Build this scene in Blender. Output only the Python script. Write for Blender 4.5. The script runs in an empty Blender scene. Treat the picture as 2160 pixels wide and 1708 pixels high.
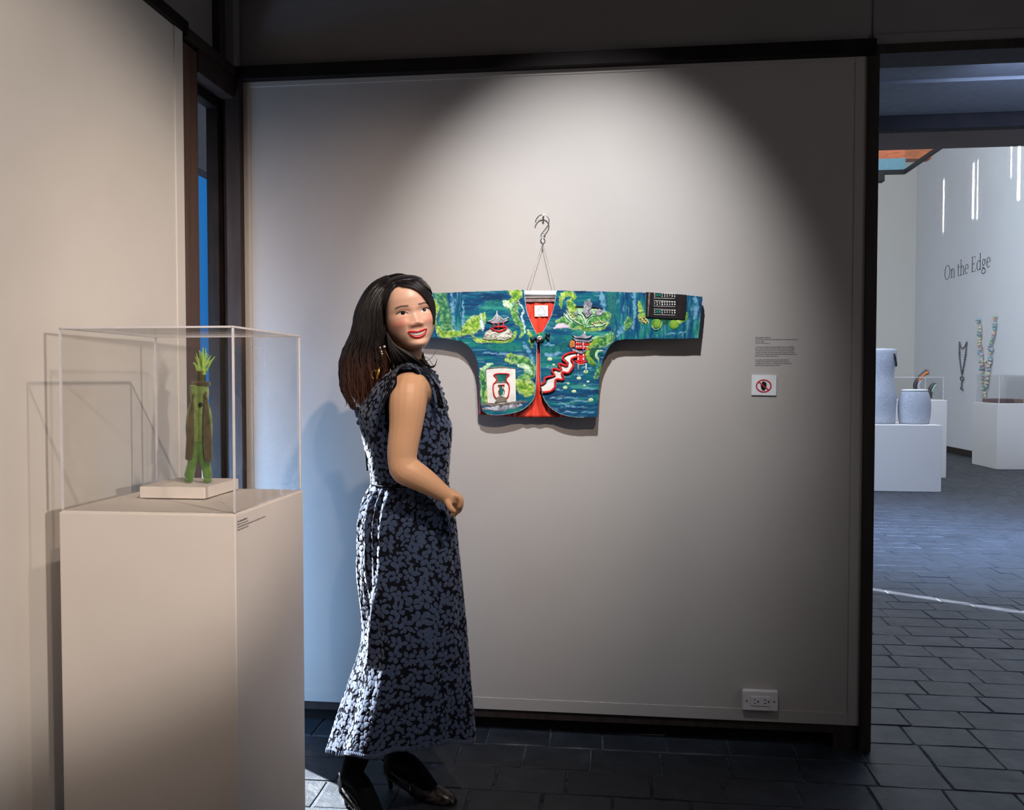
import bpy, bmesh, math, random
import numpy as np
from mathutils import Vector, Matrix, noise as mnoise
R = math.radians
scn = bpy.context.scene
C = scn.collection
random.seed(7)

# ------------------------------------------------------------------ camera
W, H, F, CH = 2160, 1708, 1750.0, 1.30
YAW = math.atan(198 / F)
PITCH = math.atan(54 / F * math.cos(YAW))
cam_d = bpy.data.cameras.new('camera'); cam = bpy.data.objects.new('camera', cam_d); C.objects.link(cam)
cam_d.sensor_fit = 'HORIZONTAL'; cam_d.sensor_width = 36; cam_d.lens = 36 * F / W
cam_d.clip_start = 0.05; cam_d.clip_end = 100
fw = Vector((-math.sin(YAW) * math.cos(PITCH), math.cos(YAW) * math.cos(PITCH), -math.sin(PITCH)))
rt = Vector((math.cos(YAW), math.sin(YAW), 0)); up = rt.cross(fw)
cam.location = (0, 0, CH)
cam.rotation_euler = Matrix((rt, up, -fw)).transposed().to_euler()
scn.camera = cam

# ------------------------------------------------------------------ sky, sun, daylight, exposure
scn.view_settings.view_transform = 'Standard'
scn.view_settings.look = 'None'
scn.view_settings.exposure = 0.0
scn.view_settings.gamma = 1.0
scn.view_settings.use_curve_mapping = False
wd = bpy.data.worlds.new('sky'); scn.world = wd; wd.use_nodes = True
bg = wd.node_tree.nodes['Background']
bg.inputs['Color'].default_value = (0.02, 0.19, 0.55, 1); bg.inputs['Strength'].default_value = 0.9

def lamp(name, kind, loc, target, energy, color, **kw):
    d = bpy.data.lights.new(name, kind); o = bpy.data.objects.new(name, d); C.objects.link(o)
    o.location = loc
    o.rotation_euler = (Vector(target) - Vector(loc)).to_track_quat('-Z', 'Y').to_euler()
    d.energy = energy; d.color = color
    for k, v in kw.items(): setattr(d, k, v)
    return o
SUN_AZ = R(-33); SUN_EL = R(42)
sd = Vector((math.cos(SUN_AZ) * math.cos(SUN_EL), math.sin(SUN_AZ) * math.cos(SUN_EL), -math.sin(SUN_EL)))
lamp('sun', 'SUN', -sd * 20, (0, 0, 0), 42.0, (0.97, 0.97, 0.98), angle=R(0.6))
# sky light falling in through the narrow window beside the left wall
lamp('window_sky_light', 'AREA', (-1.95, 2.35, 0.6), (-0.6, 3.0, 0.3), 72, (0.28, 0.56, 1.0), shape='RECTANGLE', size=0.6, size_y=1.1)
# ceiling track spots of the near room
lamp('spot_on_jacket', 'SPOT', (-0.05, 1.55, 3.0), (-0.10, 2.99, 1.56), 300, (0.91, 0.94, 1.0), spot_size=R(51), spot_blend=1.0, shadow_soft_size=0.025)
lamp('spot_on_woman', 'SPOT', (0.48, 0.85, 3.0), (-0.85, 2.6, 1.25), 185, (1.0, 0.82, 0.69), spot_size=R(50), spot_blend=0.9, shadow_soft_size=0.03)
lamp('spot_on_case', 'SPOT', (0.6, -0.35, 2.7), (-1.37, 1.9, 1.25), 95, (1.0, 0.85, 0.76), spot_size=R(46), spot_blend=0.9, shadow_soft_size=0.04)
lamp('low_lamp_from_the_right', 'SPOT', (1.3, -0.8, 1.5), (-1.37, 1.62, 1.38), 290, (1.0, 0.88, 0.80), spot_size=R(33), spot_blend=0.5, shadow_soft_size=0.04)
lamp('cool_fill_from_the_right', 'AREA', (2.9, 1.2, 1.5), (-0.8, 2.1, 0.5), 8, (0.82, 0.86, 1.0), shape='RECTANGLE', size=1.0, size_y=1.8)  # added soft fill for the pedestal's right face; the wall behind is closed
# area lamps added in place of daylight; hall and gallery ceilings are closed
lamp('hall_blue_fill', 'AREA', (2.8, 4.6, 2.85), (2.6, 7.2, 0.0), 34, (0.42, 0.58, 1.0), shape='RECTANGLE', size=1.6, size_y=0.5)  # added lamp that turns the hall floor bluish
lamp('floor_band_fill', 'AREA', (3.1, 6.75, 5.2), (3.0, 6.75, 0.0), 200, (0.40, 0.60, 1.0), shape='RECTANGLE', size=2.2, size_y=1.4, spread=R(56))  # added lamp aimed down to make the blue band on the floor
lamp('gallery_top_fill', 'AREA', (3.4, 11.0, 6.3), (4.4, 12.6, 0), 360, (0.86, 0.92, 1.0), shape='RECTANGLE', size=4.5, size_y=7.0)  # added overhead lamp for the bright gallery
lamp('gallery_side_fill', 'AREA', (0.9, 9.5, 3.4), (6.0, 13.0, 1.6), 150, (0.62, 0.75, 1.0), shape='RECTANGLE', size=3.0, size_y=4.0)  # added side lamp for the gallery; the left wall has no window

# ------------------------------------------------------------------ helpers
def ray(px, py): return fw + rt * ((px - W / 2) / F) + up * ((H / 2 - py) / F)
def P(px, py, Y):
    d = ray(px, py); t = Y / d.y; return Vector((t * d.x, Y, CH + t * d.z))
def PX(px, py, X):
    d = ray(px, py); t = X / d.x; return Vector((X, t * d.y, CH + t * d.z))
def PZ(px, py, Z=0.0):
    d = ray(px, py); t = (Z - CH) / d.z; return Vector((t * d.x, t * d.y, Z))

ORIG = {}
def origin(o):
    return ORIG.get(o.name, Vector((0, 0, 0))) if o else Vector((0, 0, 0))
def tag(o, label=None, cat=None, group=None, kind=None):
    if label: o['label'] = label
    if cat: o['category'] = cat
    if group: o['group'] = group
    if kind: o['kind'] = kind
    return o
def thing(name, label, cat, loc=(0, 0, 0), group=None):
    o = bpy.data.objects.new(name, None); C.objects.link(o); o.location = loc; o.empty_display_size = 0.05
    ORIG[o.name] = Vector(loc)
    return tag(o, label, cat, group)
def link_mesh(name, me, mat, parent, org=None, smooth=False):
    """mesh data is in world coordinates; moved to org (or the parent's origin)"""
    po = origin(parent)
    oo = Vector(org) if org is not None else po
    me.transform(Matrix.Translation(-oo))
    if smooth:
        me.shade_smooth() if hasattr(me, 'shade_smooth') else me.polygons.foreach_set('use_smooth', [True] * len(me.polygons))
    if mat is not None: me.materials.append(mat)
    o = bpy.data.objects.new(name, me); C.objects.link(o)
    if parent: o.parent = parent
    o.location = oo - po
    ORIG[o.name] = oo
    return o
def build(name, verts, faces, mat, parent=None, org=None, smooth=False):
    me = bpy.data.meshes.new(name); me.from_pydata([tuple(v) for v in verts], [], [tuple(f) for f in faces]); me.validate(); me.update()
    return link_mesh(name, me, mat, parent, org, smooth)
def from_bm(name, bm, mat, parent=None, org=None, smooth=False):
    me = bpy.data.meshes.new(name); bmesh.ops.recalc_face_normals(bm, faces=bm.faces); bm.to_mesh(me); bm.free()
    return link_mesh(name, me, mat, parent, org, smooth)
def bm_box(bm, x0, x1, y0, y1, z0, z1, bev=0.0):
    r = bmesh.ops.create_cube(bm, size=1.0)
    vs = r['verts']
    for v in vs:
        v.co = Vector((x0 + (v.co.x + .5) * (x1 - x0), y0 + (v.co.y + .5) * (y1 - y0), z0 + (v.co.z + .5) * (z1 - z0)))
    if bev > 0:
        es = list({e for v in vs for e in v.link_edges})
        bmesh.ops.bevel(bm, geom=es, offset=bev, segments=2, affect='EDGES', profile=0.5)
def box(name, x0, x1, y0, y1, z0, z1, mat, parent=None, bev=0.0, org=None):
    bm = bmesh.new(); bm_box(bm, x0, x1, y0, y1, z0, z1, bev)
    if org is None and parent is None: org = ((x0 + x1) / 2, (y0 + y1) / 2, z0)
    return from_bm(name, bm, mat, parent, org)
def tube_geo(pts, radii, seg=10, caps=True, squash=None):
    """verts/faces of a tapered tube with hemispherical-ish caps"""
    pts = [Vector(p) for p in pts]; n = len(pts)
    if not hasattr(radii, '__len__'): radii = [radii] * n
    vs, fs = [], []
    t0 = (pts[1] - pts[0]).normalized()
    ref = Vector((0, 0, 1)) if abs(t0.z) < 0.9 else Vector((1, 0, 0))
    nrm = t0.cross(ref).normalized()
    for i in range(n):
        t = (pts[min(i + 1, n - 1)] - pts[max(i - 1, 0)]).normalized()
        nrm = (nrm - t * nrm.dot(t)).normalized(); b = t.cross(nrm)
        for k in range(seg):
            a = 2 * math.pi * k / seg
            vs.append(pts[i] + (nrm * math.cos(a) + b * math.sin(a)) * radii[i])
    for i in range(n - 1):
        for k in range(seg):
            k2 = (k + 1) % seg
            fs.append((i * seg + k, i * seg + k2, (i + 1) * seg + k2, (i + 1) * seg + k))
    if caps:
        a = len(vs); vs.append(pts[0] - t0 * radii[0] * .6); t1 = (pts[-1] - pts[-2]).normalized()
        b_ = len(vs); vs.append(pts[-1] + t1 * radii[-1] * .6)
        for k in range(seg):
            k2 = (k + 1) % seg
            fs.append((a, k2, k)); fs.append((b_, (n - 1) * seg + k, (n - 1) * seg + k2))
    return vs, fs
def spline(pts, n):
    """Catmull-Rom through pts (any dimension tuples), n samples"""
    A = np.array([list(p) for p in pts], float); m = len(A)
    out = []
    for s in np.linspace(0, m - 1, n):
        i = min(int(s), m - 2); t = s - i
        p0, p1, p2, p3 = A[max(i - 1, 0)], A[i], A[i + 1], A[min(i + 2, m - 1)]
        out.append(0.5 * ((2 * p1) + (-p0 + p2) * t + (2 * p0 - 5 * p1 + 4 * p2 - p3) * t * t + (-p0 + 3 * p1 - 3 * p2 + p3) * t ** 3))
    return out
class Geo:
    def __init__(s): s.v = []; s.f = []
    def add(s, vf):
        o = len(s.v); s.v += [Vector(q) for q in vf[0]]; s.f += [tuple(i + o for i in f) for f in vf[1]]
        return s
    def tube(s, pts, r, seg=8): return s.add(tube_geo(pts, r, seg))
    def out(s, name, mat, parent=None, smooth=True, org=None): return build(name, s.v, s.f, mat, parent, org, smooth)
def ball_geo(c, r, nu=12, nv=8, scale=(1, 1, 1)):
    vs, fs = [], []
    c = Vector(c)
    for j in range(nv + 1):
        th = math.pi * j / nv
        for i in range(nu):
            a = 2 * math.pi * i / nu
            vs.append(c + Vector((r * scale[0] * math.sin(th) * math.cos(a), r * scale[1] * math.sin(th) * math.sin(a), r * scale[2] * math.cos(th))))
    for j in range(nv):
        for i in range(nu):
            i2 = (i + 1) % nu
            fs.append((j * nu + i, (j + 1) * nu + i, (j + 1) * nu + i2, j * nu + i2))
    return vs, fs

# ------------------------------------------------------------------ materials
def srgb(r, g, b):
    f = lambda c: (c / 255) / 12.92 if c / 255 <= 0.04045 else ((c / 255 + 0.055) / 1.055) ** 2.4
    return (f(r), f(g), f(b), 1)
class N:
    def __init__(s, name):
        s.m = bpy.data.materials.new(name); s.m.use_nodes = True; s.t = s.m.node_tree
        s.b = s.t.nodes['Principled BSDF']
    def n(s, typ, **kw):
        x = s.t.nodes.new(typ)
        for k, v in kw.items():
            if k.startswith('i_'): x.inputs[k[2:].replace('_', ' ')].default_value = v
            else: setattr(x, k, v)
        return x
    def l(s, a, b): s.t.links.new(a, b)
    def coord(s, kind='Object', scale=(1, 1, 1)):
        tc = s.n('ShaderNodeTexCoord'); mp = s.n('ShaderNodeMapping'); mp.inputs['Scale'].default_value = scale
        s.l(tc.outputs[kind], mp.inputs['Vector']); return mp.outputs['Vector']
    def noise(s, vec, scale, detail=3, rough=.5, dist=0.0):
        x = s.n('ShaderNodeTexNoise'); s.l(vec, x.inputs['Vector']); x.inputs['Scale'].default_value = scale
        x.inputs['Detail'].default_value = detail; x.inputs['Roughness'].default_value = rough; x.inputs['Distortion'].default_value = dist
        return x.outputs['Fac']
    def ramp(s, fac, stops):
        r = s.n('ShaderNodeValToRGB'); s.l(fac, r.inputs['Fac']); e = r.color_ramp.elements
        while len(e) < len(stops): e.new(0.5)
        for i, (p, c) in enumerate(stops): e[i].position = p; e[i].color = c
        return r.outputs['Color']
    def bump(s, h, strength=.2, dist=.002):
        b = s.n('ShaderNodeBump'); b.inputs['Strength'].default_value = strength; b.inputs['Distance'].default_value = dist
        s.l(h, b.inputs['Height']); s.l(b.outputs['Normal'], s.b.inputs['Normal'])
def M(name, col, rough=.6, col2=None, scale=20, metal=0.0, bump=0.0, bscale=None, stretch=(1, 1, 1), spec=.5, dist=.002, p=(.35, .65), sheen=0.0):
    n = N(name); n.b.inputs['Roughness'].default_value = rough; n.b.inputs['Metallic'].default_value = metal
    n.b.inputs['Specular IOR Level'].default_value = spec
    if sheen: n.b.inputs['Sheen Weight'].default_value = sheen
    v = n.coord('Object', stretch)
    if col2 is None: col2 = tuple(c * .9 for c in col[:3]) + (1,)
    n.l(n.ramp(n.noise(v, scale, 4), [(p[0], col2), (p[1], col)]), n.b.inputs['Base Color'])
    if bump: n.bump(n.noise(v, bscale or scale * 4, 5), bump, dist)
    return n.m
MT = {}
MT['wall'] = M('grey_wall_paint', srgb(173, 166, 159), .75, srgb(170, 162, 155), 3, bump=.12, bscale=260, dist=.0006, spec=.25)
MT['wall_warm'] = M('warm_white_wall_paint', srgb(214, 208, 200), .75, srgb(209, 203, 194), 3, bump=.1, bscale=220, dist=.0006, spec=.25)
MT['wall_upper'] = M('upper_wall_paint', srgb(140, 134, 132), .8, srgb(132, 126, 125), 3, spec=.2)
MT['gallery'] = M('white_gallery_paint', srgb(226, 226, 226), .8, srgb(224, 224, 224), 2, spec=.2)
MT['wood'] = M('dark_brown_wood', srgb(58, 46, 42), .55, srgb(44, 35, 32), 6, bump=.25, bscale=60, stretch=(6, 6, .6), spec=.3)
MT['wood_near'] = M('brown_stained_jamb', srgb(92, 68, 56), .5, srgb(76, 56, 46), 6, bump=.25, bscale=60, stretch=(8, 8, .5), spec=.3)
MT['black_wood'] = M('black_stained_wood', srgb(34, 26, 24), .6, srgb(22, 18, 17), 8, spec=.15)
MT['ceiling'] = M('ceiling_boards_paint', srgb(130, 128, 128), .8, spec=.2)
MT['plinth'] = M('white_plinth_paint', srgb(216, 208, 200), .55, srgb(211, 203, 195), 4, bump=.08, bscale=150, dist=.0005, spec=.35)
MT['plinth_far'] = M('gallery_plinth_paint', srgb(218, 214, 210), .6, srgb(217, 213, 209), 3, spec=.3)
MT['mortar'] = M('grey_mortar', srgb(84, 90, 98), .9, srgb(44, 48, 54), 30, spec=.2)
def slate():
    n = N('dark_slate'); v = n.coord('Object')
    oi = n.n('ShaderNodeObjectInfo'); ad = n.n('ShaderNodeVectorMath', operation='MULTIPLY_ADD')
    n.l(oi.outputs['Random'], ad.inputs[0]); ad.inputs[1].default_value = (17, 31, 5); n.l(v, ad.inputs[2])
    vv = ad.outputs[0]
    c1 = n.ramp(n.noise(vv, 14, 6, .6), [(.3, srgb(32, 36, 42)), (.55, srgb(43, 48, 56)), (.75, srgb(60, 66, 75))])
    mx = n.n('ShaderNodeMix', data_type='RGBA', blend_type='MULTIPLY'); mx.inputs[0].default_value = 1
    n.l(c1, mx.inputs[6]); n.l(n.ramp(oi.outputs['Random'], [(0, (.7, .72, .74, 1)), (1, (1.15, 1.12, 1.1, 1))]), mx.inputs[7])
    n.l(mx.outputs[2], n.b.inputs['Base Color'])
    rr = n.n('ShaderNodeMapRange'); n.l(n.noise(vv, 9, 4), rr.inputs[0]); rr.inputs[3].default_value = .34; rr.inputs[4].default_value = .6
    n.l(rr.outputs[0], n.b.inputs['Roughness']); n.b.inputs['Specular IOR Level'].default_value = .5
    n.bump(n.noise(vv, 22, 8, .62, .6), .55, .006); return n.m
MT['slate'] = slate()
def glass(name, tint=(1, 1, 1, 1), refl=1.0):
    """thin clear sheet: transparent with fresnel reflection"""
    n = N(name); n.t.nodes.remove(n.b)
    tr = n.n('ShaderNodeBsdfTransparent'); tr.inputs[0].default_value = tint
    gl = n.n('ShaderNodeBsdfGlossy'); gl.inputs['Roughness'].default_value = 0.01
    fr = n.n('ShaderNodeFresnel'); fr.inputs[0].default_value = 1.45
    mu = n.n('ShaderNodeMath', operation='MULTIPLY'); n.l(fr.outputs[0], mu.inputs[0]); mu.inputs[1].default_value = refl
    ge = n.n('ShaderNodeNewGeometry'); sb = n.n('ShaderNodeMath', operation='SUBTRACT'); sb.inputs[0].default_value = 1.0; n.l(ge.outputs['Backfacing'], sb.inputs[1])
    m2 = n.n('ShaderNodeMath', operation='MULTIPLY'); n.l(mu.outputs[0], m2.inputs[0]); n.l(sb.outputs[0], m2.inputs[1])
    mx = n.n('ShaderNodeMixShader'); n.l(m2.outputs[0], mx.inputs[0]); n.l(tr.outputs[0], mx.inputs[1]); n.l(gl.outputs[0], mx.inputs[2])
    n.l(mx.outputs[0], n.t.nodes['Material Output'].inputs[0]); return n.m
MT['acrylic'] = glass('clear_acrylic', (.972, .972, .97, 1), .9)
MT['pane'] = glass('window_glass', (.93, .96, .98, 1))
MT['teal_glass'] = glass('teal_glass', (.34, .50, .54, 1))
MT['edge'] = M('polished_acrylic_edge', srgb(214, 212, 214), .15, spec=.8)
MT['chrome'] = M('dull_steel', srgb(150, 150, 155), .3, metal=.9)
MT['ink'] = M('dark_ink', srgb(40, 36, 38), .8, spec=.1)
MT['white'] = M('white_card', srgb(226, 224, 222), .6)
MT['black'] = M('matt_black', srgb(22, 20, 22), .5, spec=.3)
MT['red_print'] = M('red_print', srgb(190, 30, 38), .7)
MT['ivory_plastic'] = M('white_plastic', srgb(226, 218, 216), .4)

# ------------------------------------------------------------------ setting
def struct(o): o['kind'] = 'structure'; return o
WY = 2.99; XL = -1.37
# floor: mortar bed, then slate tiles as pieces
floor = struct(box('floor', -6, 7, -2.2, 19.0, -0.2, -0.0026, MT['mortar']))
fo = ORIG[floor.name]
rnd = random.Random(3)
TW, TD = 0.228, 0.165
variants = []
NV_ = 10
for k in range(NV_):
    bm = bmesh.new(); hw, hd = TW / 2 - .003, TD / 2 - .003
    top = []; 
    g = rnd.uniform
    c = [(-hw, -hd), (0, -hd), (hw, -hd), (hw, 0), (hw, hd), (0, hd), (-hw, hd), (-hw, 0)]
    t_ = [bm.verts.new((x + g(-.0016, .0016), y + g(-.0016, .0016), -.012)) for x, y in c]
    u_ = [bm.verts.new((v.co.x * .995, v.co.y * .995, -.0022)) for v in t_]
    w_ = [bm.verts.new((v.co.x * .975 + g(-.001, .001), v.co.y * .968 + g(-.001, .001), g(-.0009, .0009))) for v in t_]
    for i in range(8):
        j = (i + 1) % 8
        bm.faces.new((t_[i], t_[j], u_[j], u_[i])); bm.faces.new((u_[i], u_[j], w_[j], w_[i]))
    bm.faces.new(w_)
    me = bpy.data.meshes.new('slate_tile'); bmesh.ops.recalc_face_normals(bm, faces=bm.faces); bm.to_mesh(me); bm.free()
    me.materials.append(MT['slate']); variants.append(me)
def vis(x, y):
    v = Vector((x, y, -CH)); d = v.dot(fw)
    if d < .3: return False
    px = W / 2 + F * v.dot(rt) / d; py = H / 2 - F * v.dot(up) / d
    if not (-60 < px < 2230 and py < 1790): return False
    if y < WY + .1: return px > 600
    return px > 1835 - 30
cand = []; rest = []
for row in range(-16, 96):
    y = 2.566 + TD * (row + .5)
    x = -5.9 + rnd.uniform(0, .2)
    while x < 6.8:
        w = TW * rnd.choice((.82, .95, 1.0, 1.0, 1.05, 1.2)); xc = x + w / 2; x += w
        if xc < -1.32 and y < 3 or y < -1.9 or xc < -5.8: continue
        if vis(xc, y) and y < 16.5: cand.append((xc, y, w / TW))
        elif -1.3 < xc < 6.8 and -1.4 < y < 16.5: rest.append((xc, y, w / TW))
cand.sort(key=lambda q: q[1])
singles, more = cand[:300], cand[300:]
for x, y, sx in singles:
    o = bpy.data.objects.new('slate_tile', rnd.choice(variants)); C.objects.link(o); o.parent = floor
    o.location = Vector((x, y, rnd.uniform(-.0012, .0012))) - fo
    o.rotation_euler = (rnd.gauss(0, .0035), rnd.gauss(0, .0035), rnd.gauss(0, .004) + (math.pi if rnd.random() < .5 else 0)); o.scale = (sx, 1, 1)
g = Geo()
for x, y, sx in more + rest:
    me = rnd.choice(variants); dz = rnd.uniform(-.0012, .0012); tx, ty = rnd.gauss(0, .0035), rnd.gauss(0, .0035)
    g.add(([(v.co.x * sx + x, v.co.y + y, v.co.z + dz + v.co.x * tx + v.co.y * ty) for v in me.vertices], [tuple(p.vertices) for p in me.polygons]))
o = g.out('slate_tiles', MT['slate'], floor, smooth=False, org=(0, 0, 0)); o['kind'] = 'stuff'

# --- near room
struct(box('wall_left', -1.62, XL, -1.6, 2.575, 0, 2.43, MT['wall_warm']))
tr = struct(box('trim_1', XL - .004, XL + .004, 2.535, 2.585, 0, 2.43, MT['wall_warm'], bev=.001))      # raised edge board of the left wall
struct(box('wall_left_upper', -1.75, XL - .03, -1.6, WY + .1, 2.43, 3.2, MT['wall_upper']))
struct(box('trim_2', XL - .05, XL + .018, -1.6, 2.60, 2.425, 2.462, MT['black_wood'], bev=.002))
struct(box('trim_3', XL - .05, XL + .012, 2.60, WY - .03, 2.415, 2.45, MT['wood'], bev=.002))
struct(box('trim_4', -1.425, -1.40 + .03, 2.86, 2.90, 2.452, 3.2, MT['wood'], bev=.002))
struct(box('trim_5', -1.40, -1.355, 2.945, 2.99, 2.452, 3.2, MT['wall_upper'], bev=.006))
# window beside the left wall: brown jamb, glass, dark frames
w1 = struct(thing('window_1', None, None, (-1.44, 2.83, 0)))
box('jamb', -1.46, XL, 2.585, 2.69, 0, 2.40, MT['wood_near'], w1, bev=.003)
box('frame_head', -1.52, XL + .004, 2.69, 2.985, 2.335, 2.42, MT['wood'], w1, bev=.003)
box('sash_head', -1.47, -1.425, 2.69, 2.985, 2.30, 2.345, MT['black_wood'], w1, bev=.003)
box('sash_stile', -1.47, -1.425, 2.945, 2.99, 0, 2.31, MT['black_wood'], w1, bev=.002)
box('sill', -1.50, XL - .01, 2.69, 2.985, 0, .03, MT['black_wood'], w1)
box('glass_pane', -1.448, -1.442, 2.69, 2.967, .03, 2.305, MT['pane'], w1)
box('reveal', -1.445, -1.387, 2.985, 3.03, 0, 2.42, MT['wood'], w1)
box('eave_board', -1.66, -1.60, 2.0, 3.6, 2.135, 2.7, M('dark_eave_boards', srgb(14, 18, 28), .8, spec=.1), w1)
# the corner post
struct(box('trim_6', -1.40, -1.345, 2.955, 3.02, 0, 2.41, MT['wood'], bev=.003))
struct(box('trim_7', -1.415, -1.385, 2.968, 3.02, 0, 2.41, MT['black_wood'], bev=.002))
# back wall panel with its raised border
wb = struct(box('wall_back', -1.345, .884, WY, WY + .12, .088, 2.404, MT['wall']))
def wb_strip(x0, x1, z0, z1): box('border_board', x0, x1, WY - .003, WY + .001, z0, z1, MT['wall'], wb, bev=.0012)
wb_strip(-1.345, -1.318, .088, 2.404); wb_strip(.846, .884, .088, 2.404); wb_strip(-1.318, .846, .088, .132); wb_strip(-1.318, .846, 2.385, 2.404)
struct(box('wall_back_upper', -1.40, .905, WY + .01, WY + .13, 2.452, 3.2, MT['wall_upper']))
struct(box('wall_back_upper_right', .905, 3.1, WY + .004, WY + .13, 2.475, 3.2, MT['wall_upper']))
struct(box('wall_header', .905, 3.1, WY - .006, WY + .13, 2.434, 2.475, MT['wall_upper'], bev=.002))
struct(box('trim_8', -1.40, .905, WY - .035, WY + .12, 2.404, 2.452, MT['black_wood'], bev=.002))
struct(box('trim_9', .905, 3.1, WY - .02, WY + .12, 2.404, 2.436, MT['wood'], bev=.002))
struct(box('baseboard_back', -1.345, .884, WY + .004, WY + .10, .055, .088, MT['wood'], bev=.002))
struct(box('baseboard_back_recess', -1.345, .80, WY + .055, WY + .08, 0, .055, MT['black_wood']))
struct(box('trim_10', .884, .923, WY - .012, WY + .12, 0, 2.404, MT['wood'], bev=.003))
struct(box('trim_11', .80, .884, WY + .006, WY + .10, 0, .056, MT['wood'], bev=.003))
# rest of the shell around the camera
struct(box('wall_right', 3.1, 3.25, -1.6, 3.12, 0, 3.2, MT['wall']))
struct(box('wall_front', -1.62, 3.25, -1.75, -1.6, 0, 3.2, MT['wall']))
struct(box('ceiling', -1.75, 3.25, -1.75, 3.12, 3.2, 3.35, MT['wall_upper']))

# --- hall and gallery behind the opening
ce = struct(box('ceiling_hall', .50, 7.0, 3.12, 6.1, 3.02, 3.45, MT['ceiling']))
for i, (y0, y1, z) in enumerate([(3.12, 3.9, 3.0), (3.9, 4.62, 2.975), (4.62, 4.95, 2.985), (4.95, 5.55, 2.968)]):
    box('ceiling_board', .56, 6.9, y0, y1 - .012, z, 3.03, MT['ceiling'], ce)
struct(box('trim_12', .55, 6.9, 5.55, 5.62, 2.88, 2.975, MT['black_wood'], bev=.003))
struct(box('trim_13', .55, 6.9, 5.62, 6.05, 2.885, 3.0, MT['wood_near'], bev=.003))
struct(box('wall_gallery_front', .5, 6.9, 5.72, 6.1, 3.0, 6.6, MT['gallery']))
struct(box('wall_gallery_right', 6.14, 6.3, 3.1, 17.6, 0, 6.6, MT['gallery']))
struct(box('baseboard_gallery', 6.10, 6.15, 3.1, 17.45, 0, .10, MT['wood']))
struct(box('wall_gallery_back', .4, 6.3, 17.45, 17.6, 0, 6.6, M('cream_gallery_paint', srgb(222, 218, 208), .8, srgb(221, 217, 206), 3, spec=.2)))
struct(box('ceiling_gallery', .4, 6.3, 5.7, 17.6, 6.6, 6.75, MT['gallery']))
struct(box('wall_gallery_left', .4, .52, 6.75, 17.6, 0, 6.6, MT['gallery']))
# side wall of the hall: two lengths with a narrow gap that lets one blade of sun in
GAPX = .52
s0 = PZ(1843, 1248)
s0 = PZ(1995, 1266)
gy = s0.y + (s0.x - GAPX) * math.tan(-SUN_AZ)
struct(box('wall_hall_left', GAPX - .02, GAPX, 3.11, gy - .045, 0, 3.2, MT['gallery']))
struct(box('wall_hall_left_far', GAPX - .02, GAPX, gy + .045, 6.75, 0, 3.2, MT['gallery']))
struct(box('wall_hall_end', 6.3, 6.45, 3.1, 6.1, 0, 3.3, MT['gallery']))
# ------------------------------------------------------------------ gallery contents
def plinth(label, x0, x1, y0, y1, h):
    t = thing('plinth', label, 'plinth', ((x0 + x1) / 2, (y0 + y1) / 2, 0))
    box('plinth_body', x0, x1, y0, y1, 0, h, MT['plinth_far'], t, bev=.006)
    return t
plinth('low wide white plinth nearest the opening, under the grey torso', 2.75, 3.85, 10.04, 10.75, .775)
plinth('taller white plinth just behind the low wide one, holding two dark arms', 3.55, 4.47, 11.5, 12.2, 1.03)
plinth('white plinth at the right edge carrying a glass case', 5.62, 6.10, 12.68, 13.5, .955)
# grey knitted dress form
kn = M('grey_knit', srgb(196, 200, 210), .9, srgb(160, 166, 178), 40, bump=.6, bscale=90, stretch=(1, 1, 6), dist=.01)
def lathe_geo(cx, cy, prof, seg=28, flat=.7):
    vs, fs = [], []
    for (r, z) in prof:
        for k in range(seg):
            a = 2 * math.pi * k / seg; vs.append((cx + r * math.cos(a), cy + r * flat * math.sin(a), z))
    for j in range(len(prof) - 1):
        for k in range(seg):
            k2 = (k + 1) % seg; fs.append((j * seg + k, j * seg + k2, (j + 1) * seg + k2, (j + 1) * seg + k))
    fs.append(tuple(range(seg))[::-1]); fs.append(tuple((len(prof) - 1) * seg + k for k in range(seg)))
    return vs, fs
z0 = .775
tq = P(1868, 893, 10.3); t = thing('torso_sculpture', 'sleeveless grey knitted torso form standing on the low wide plinth', 'sculpture', (tq.x - .06, 10.3, z0))
cx = tq.x - .08
prof = spline([(.185, z0 + .003), (.19, z0 + .15), (.20, z0 + .3), (.185, z0 + .42), (.165, z0 + .56), (.175, z0 + .66), (.19, z0 + .74), (.195, z0 + .80), (.195, z0 + .86), (.175, z0 + .885), (.10, z0 + .892)], 34)
build('knit_body', *lathe_geo(cx, 10.3, prof), kn, t, smooth=True)
g = Geo(); g.tube([P(1886 + 2.2 * math.sin(a * .5) * 2, 759 + 13 * (a / math.pi * 2 - 1), 10.2) for a in np.linspace(0, math.pi, 7)], .012)
g.out('armhole_edge', MT['black'], t)
sq = P(1928, 894, 10.3)
t = thing('basket_sculpture', 'squat grey woven vessel with pale rim, right of the knitted torso', 'sculpture', (sq.x, 10.3, z0))
prof = spline([(.165, z0 + .003), (.18, z0 + .1), (.185, z0 + .2), (.18, z0 + .28), (.16, z0 + .36), (.145, z0 + .385)], 20)
build('woven_body', *lathe_geo(sq.x, 10.3, prof), kn, t, smooth=True)
build('rim', *lathe_geo(sq.x, 10.3, [(.13, z0 + .385), (.152, z0 + .39), (.15, z0 + .405), (.12, z0 + .41)]), MT['white'], t, smooth=True)
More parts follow.
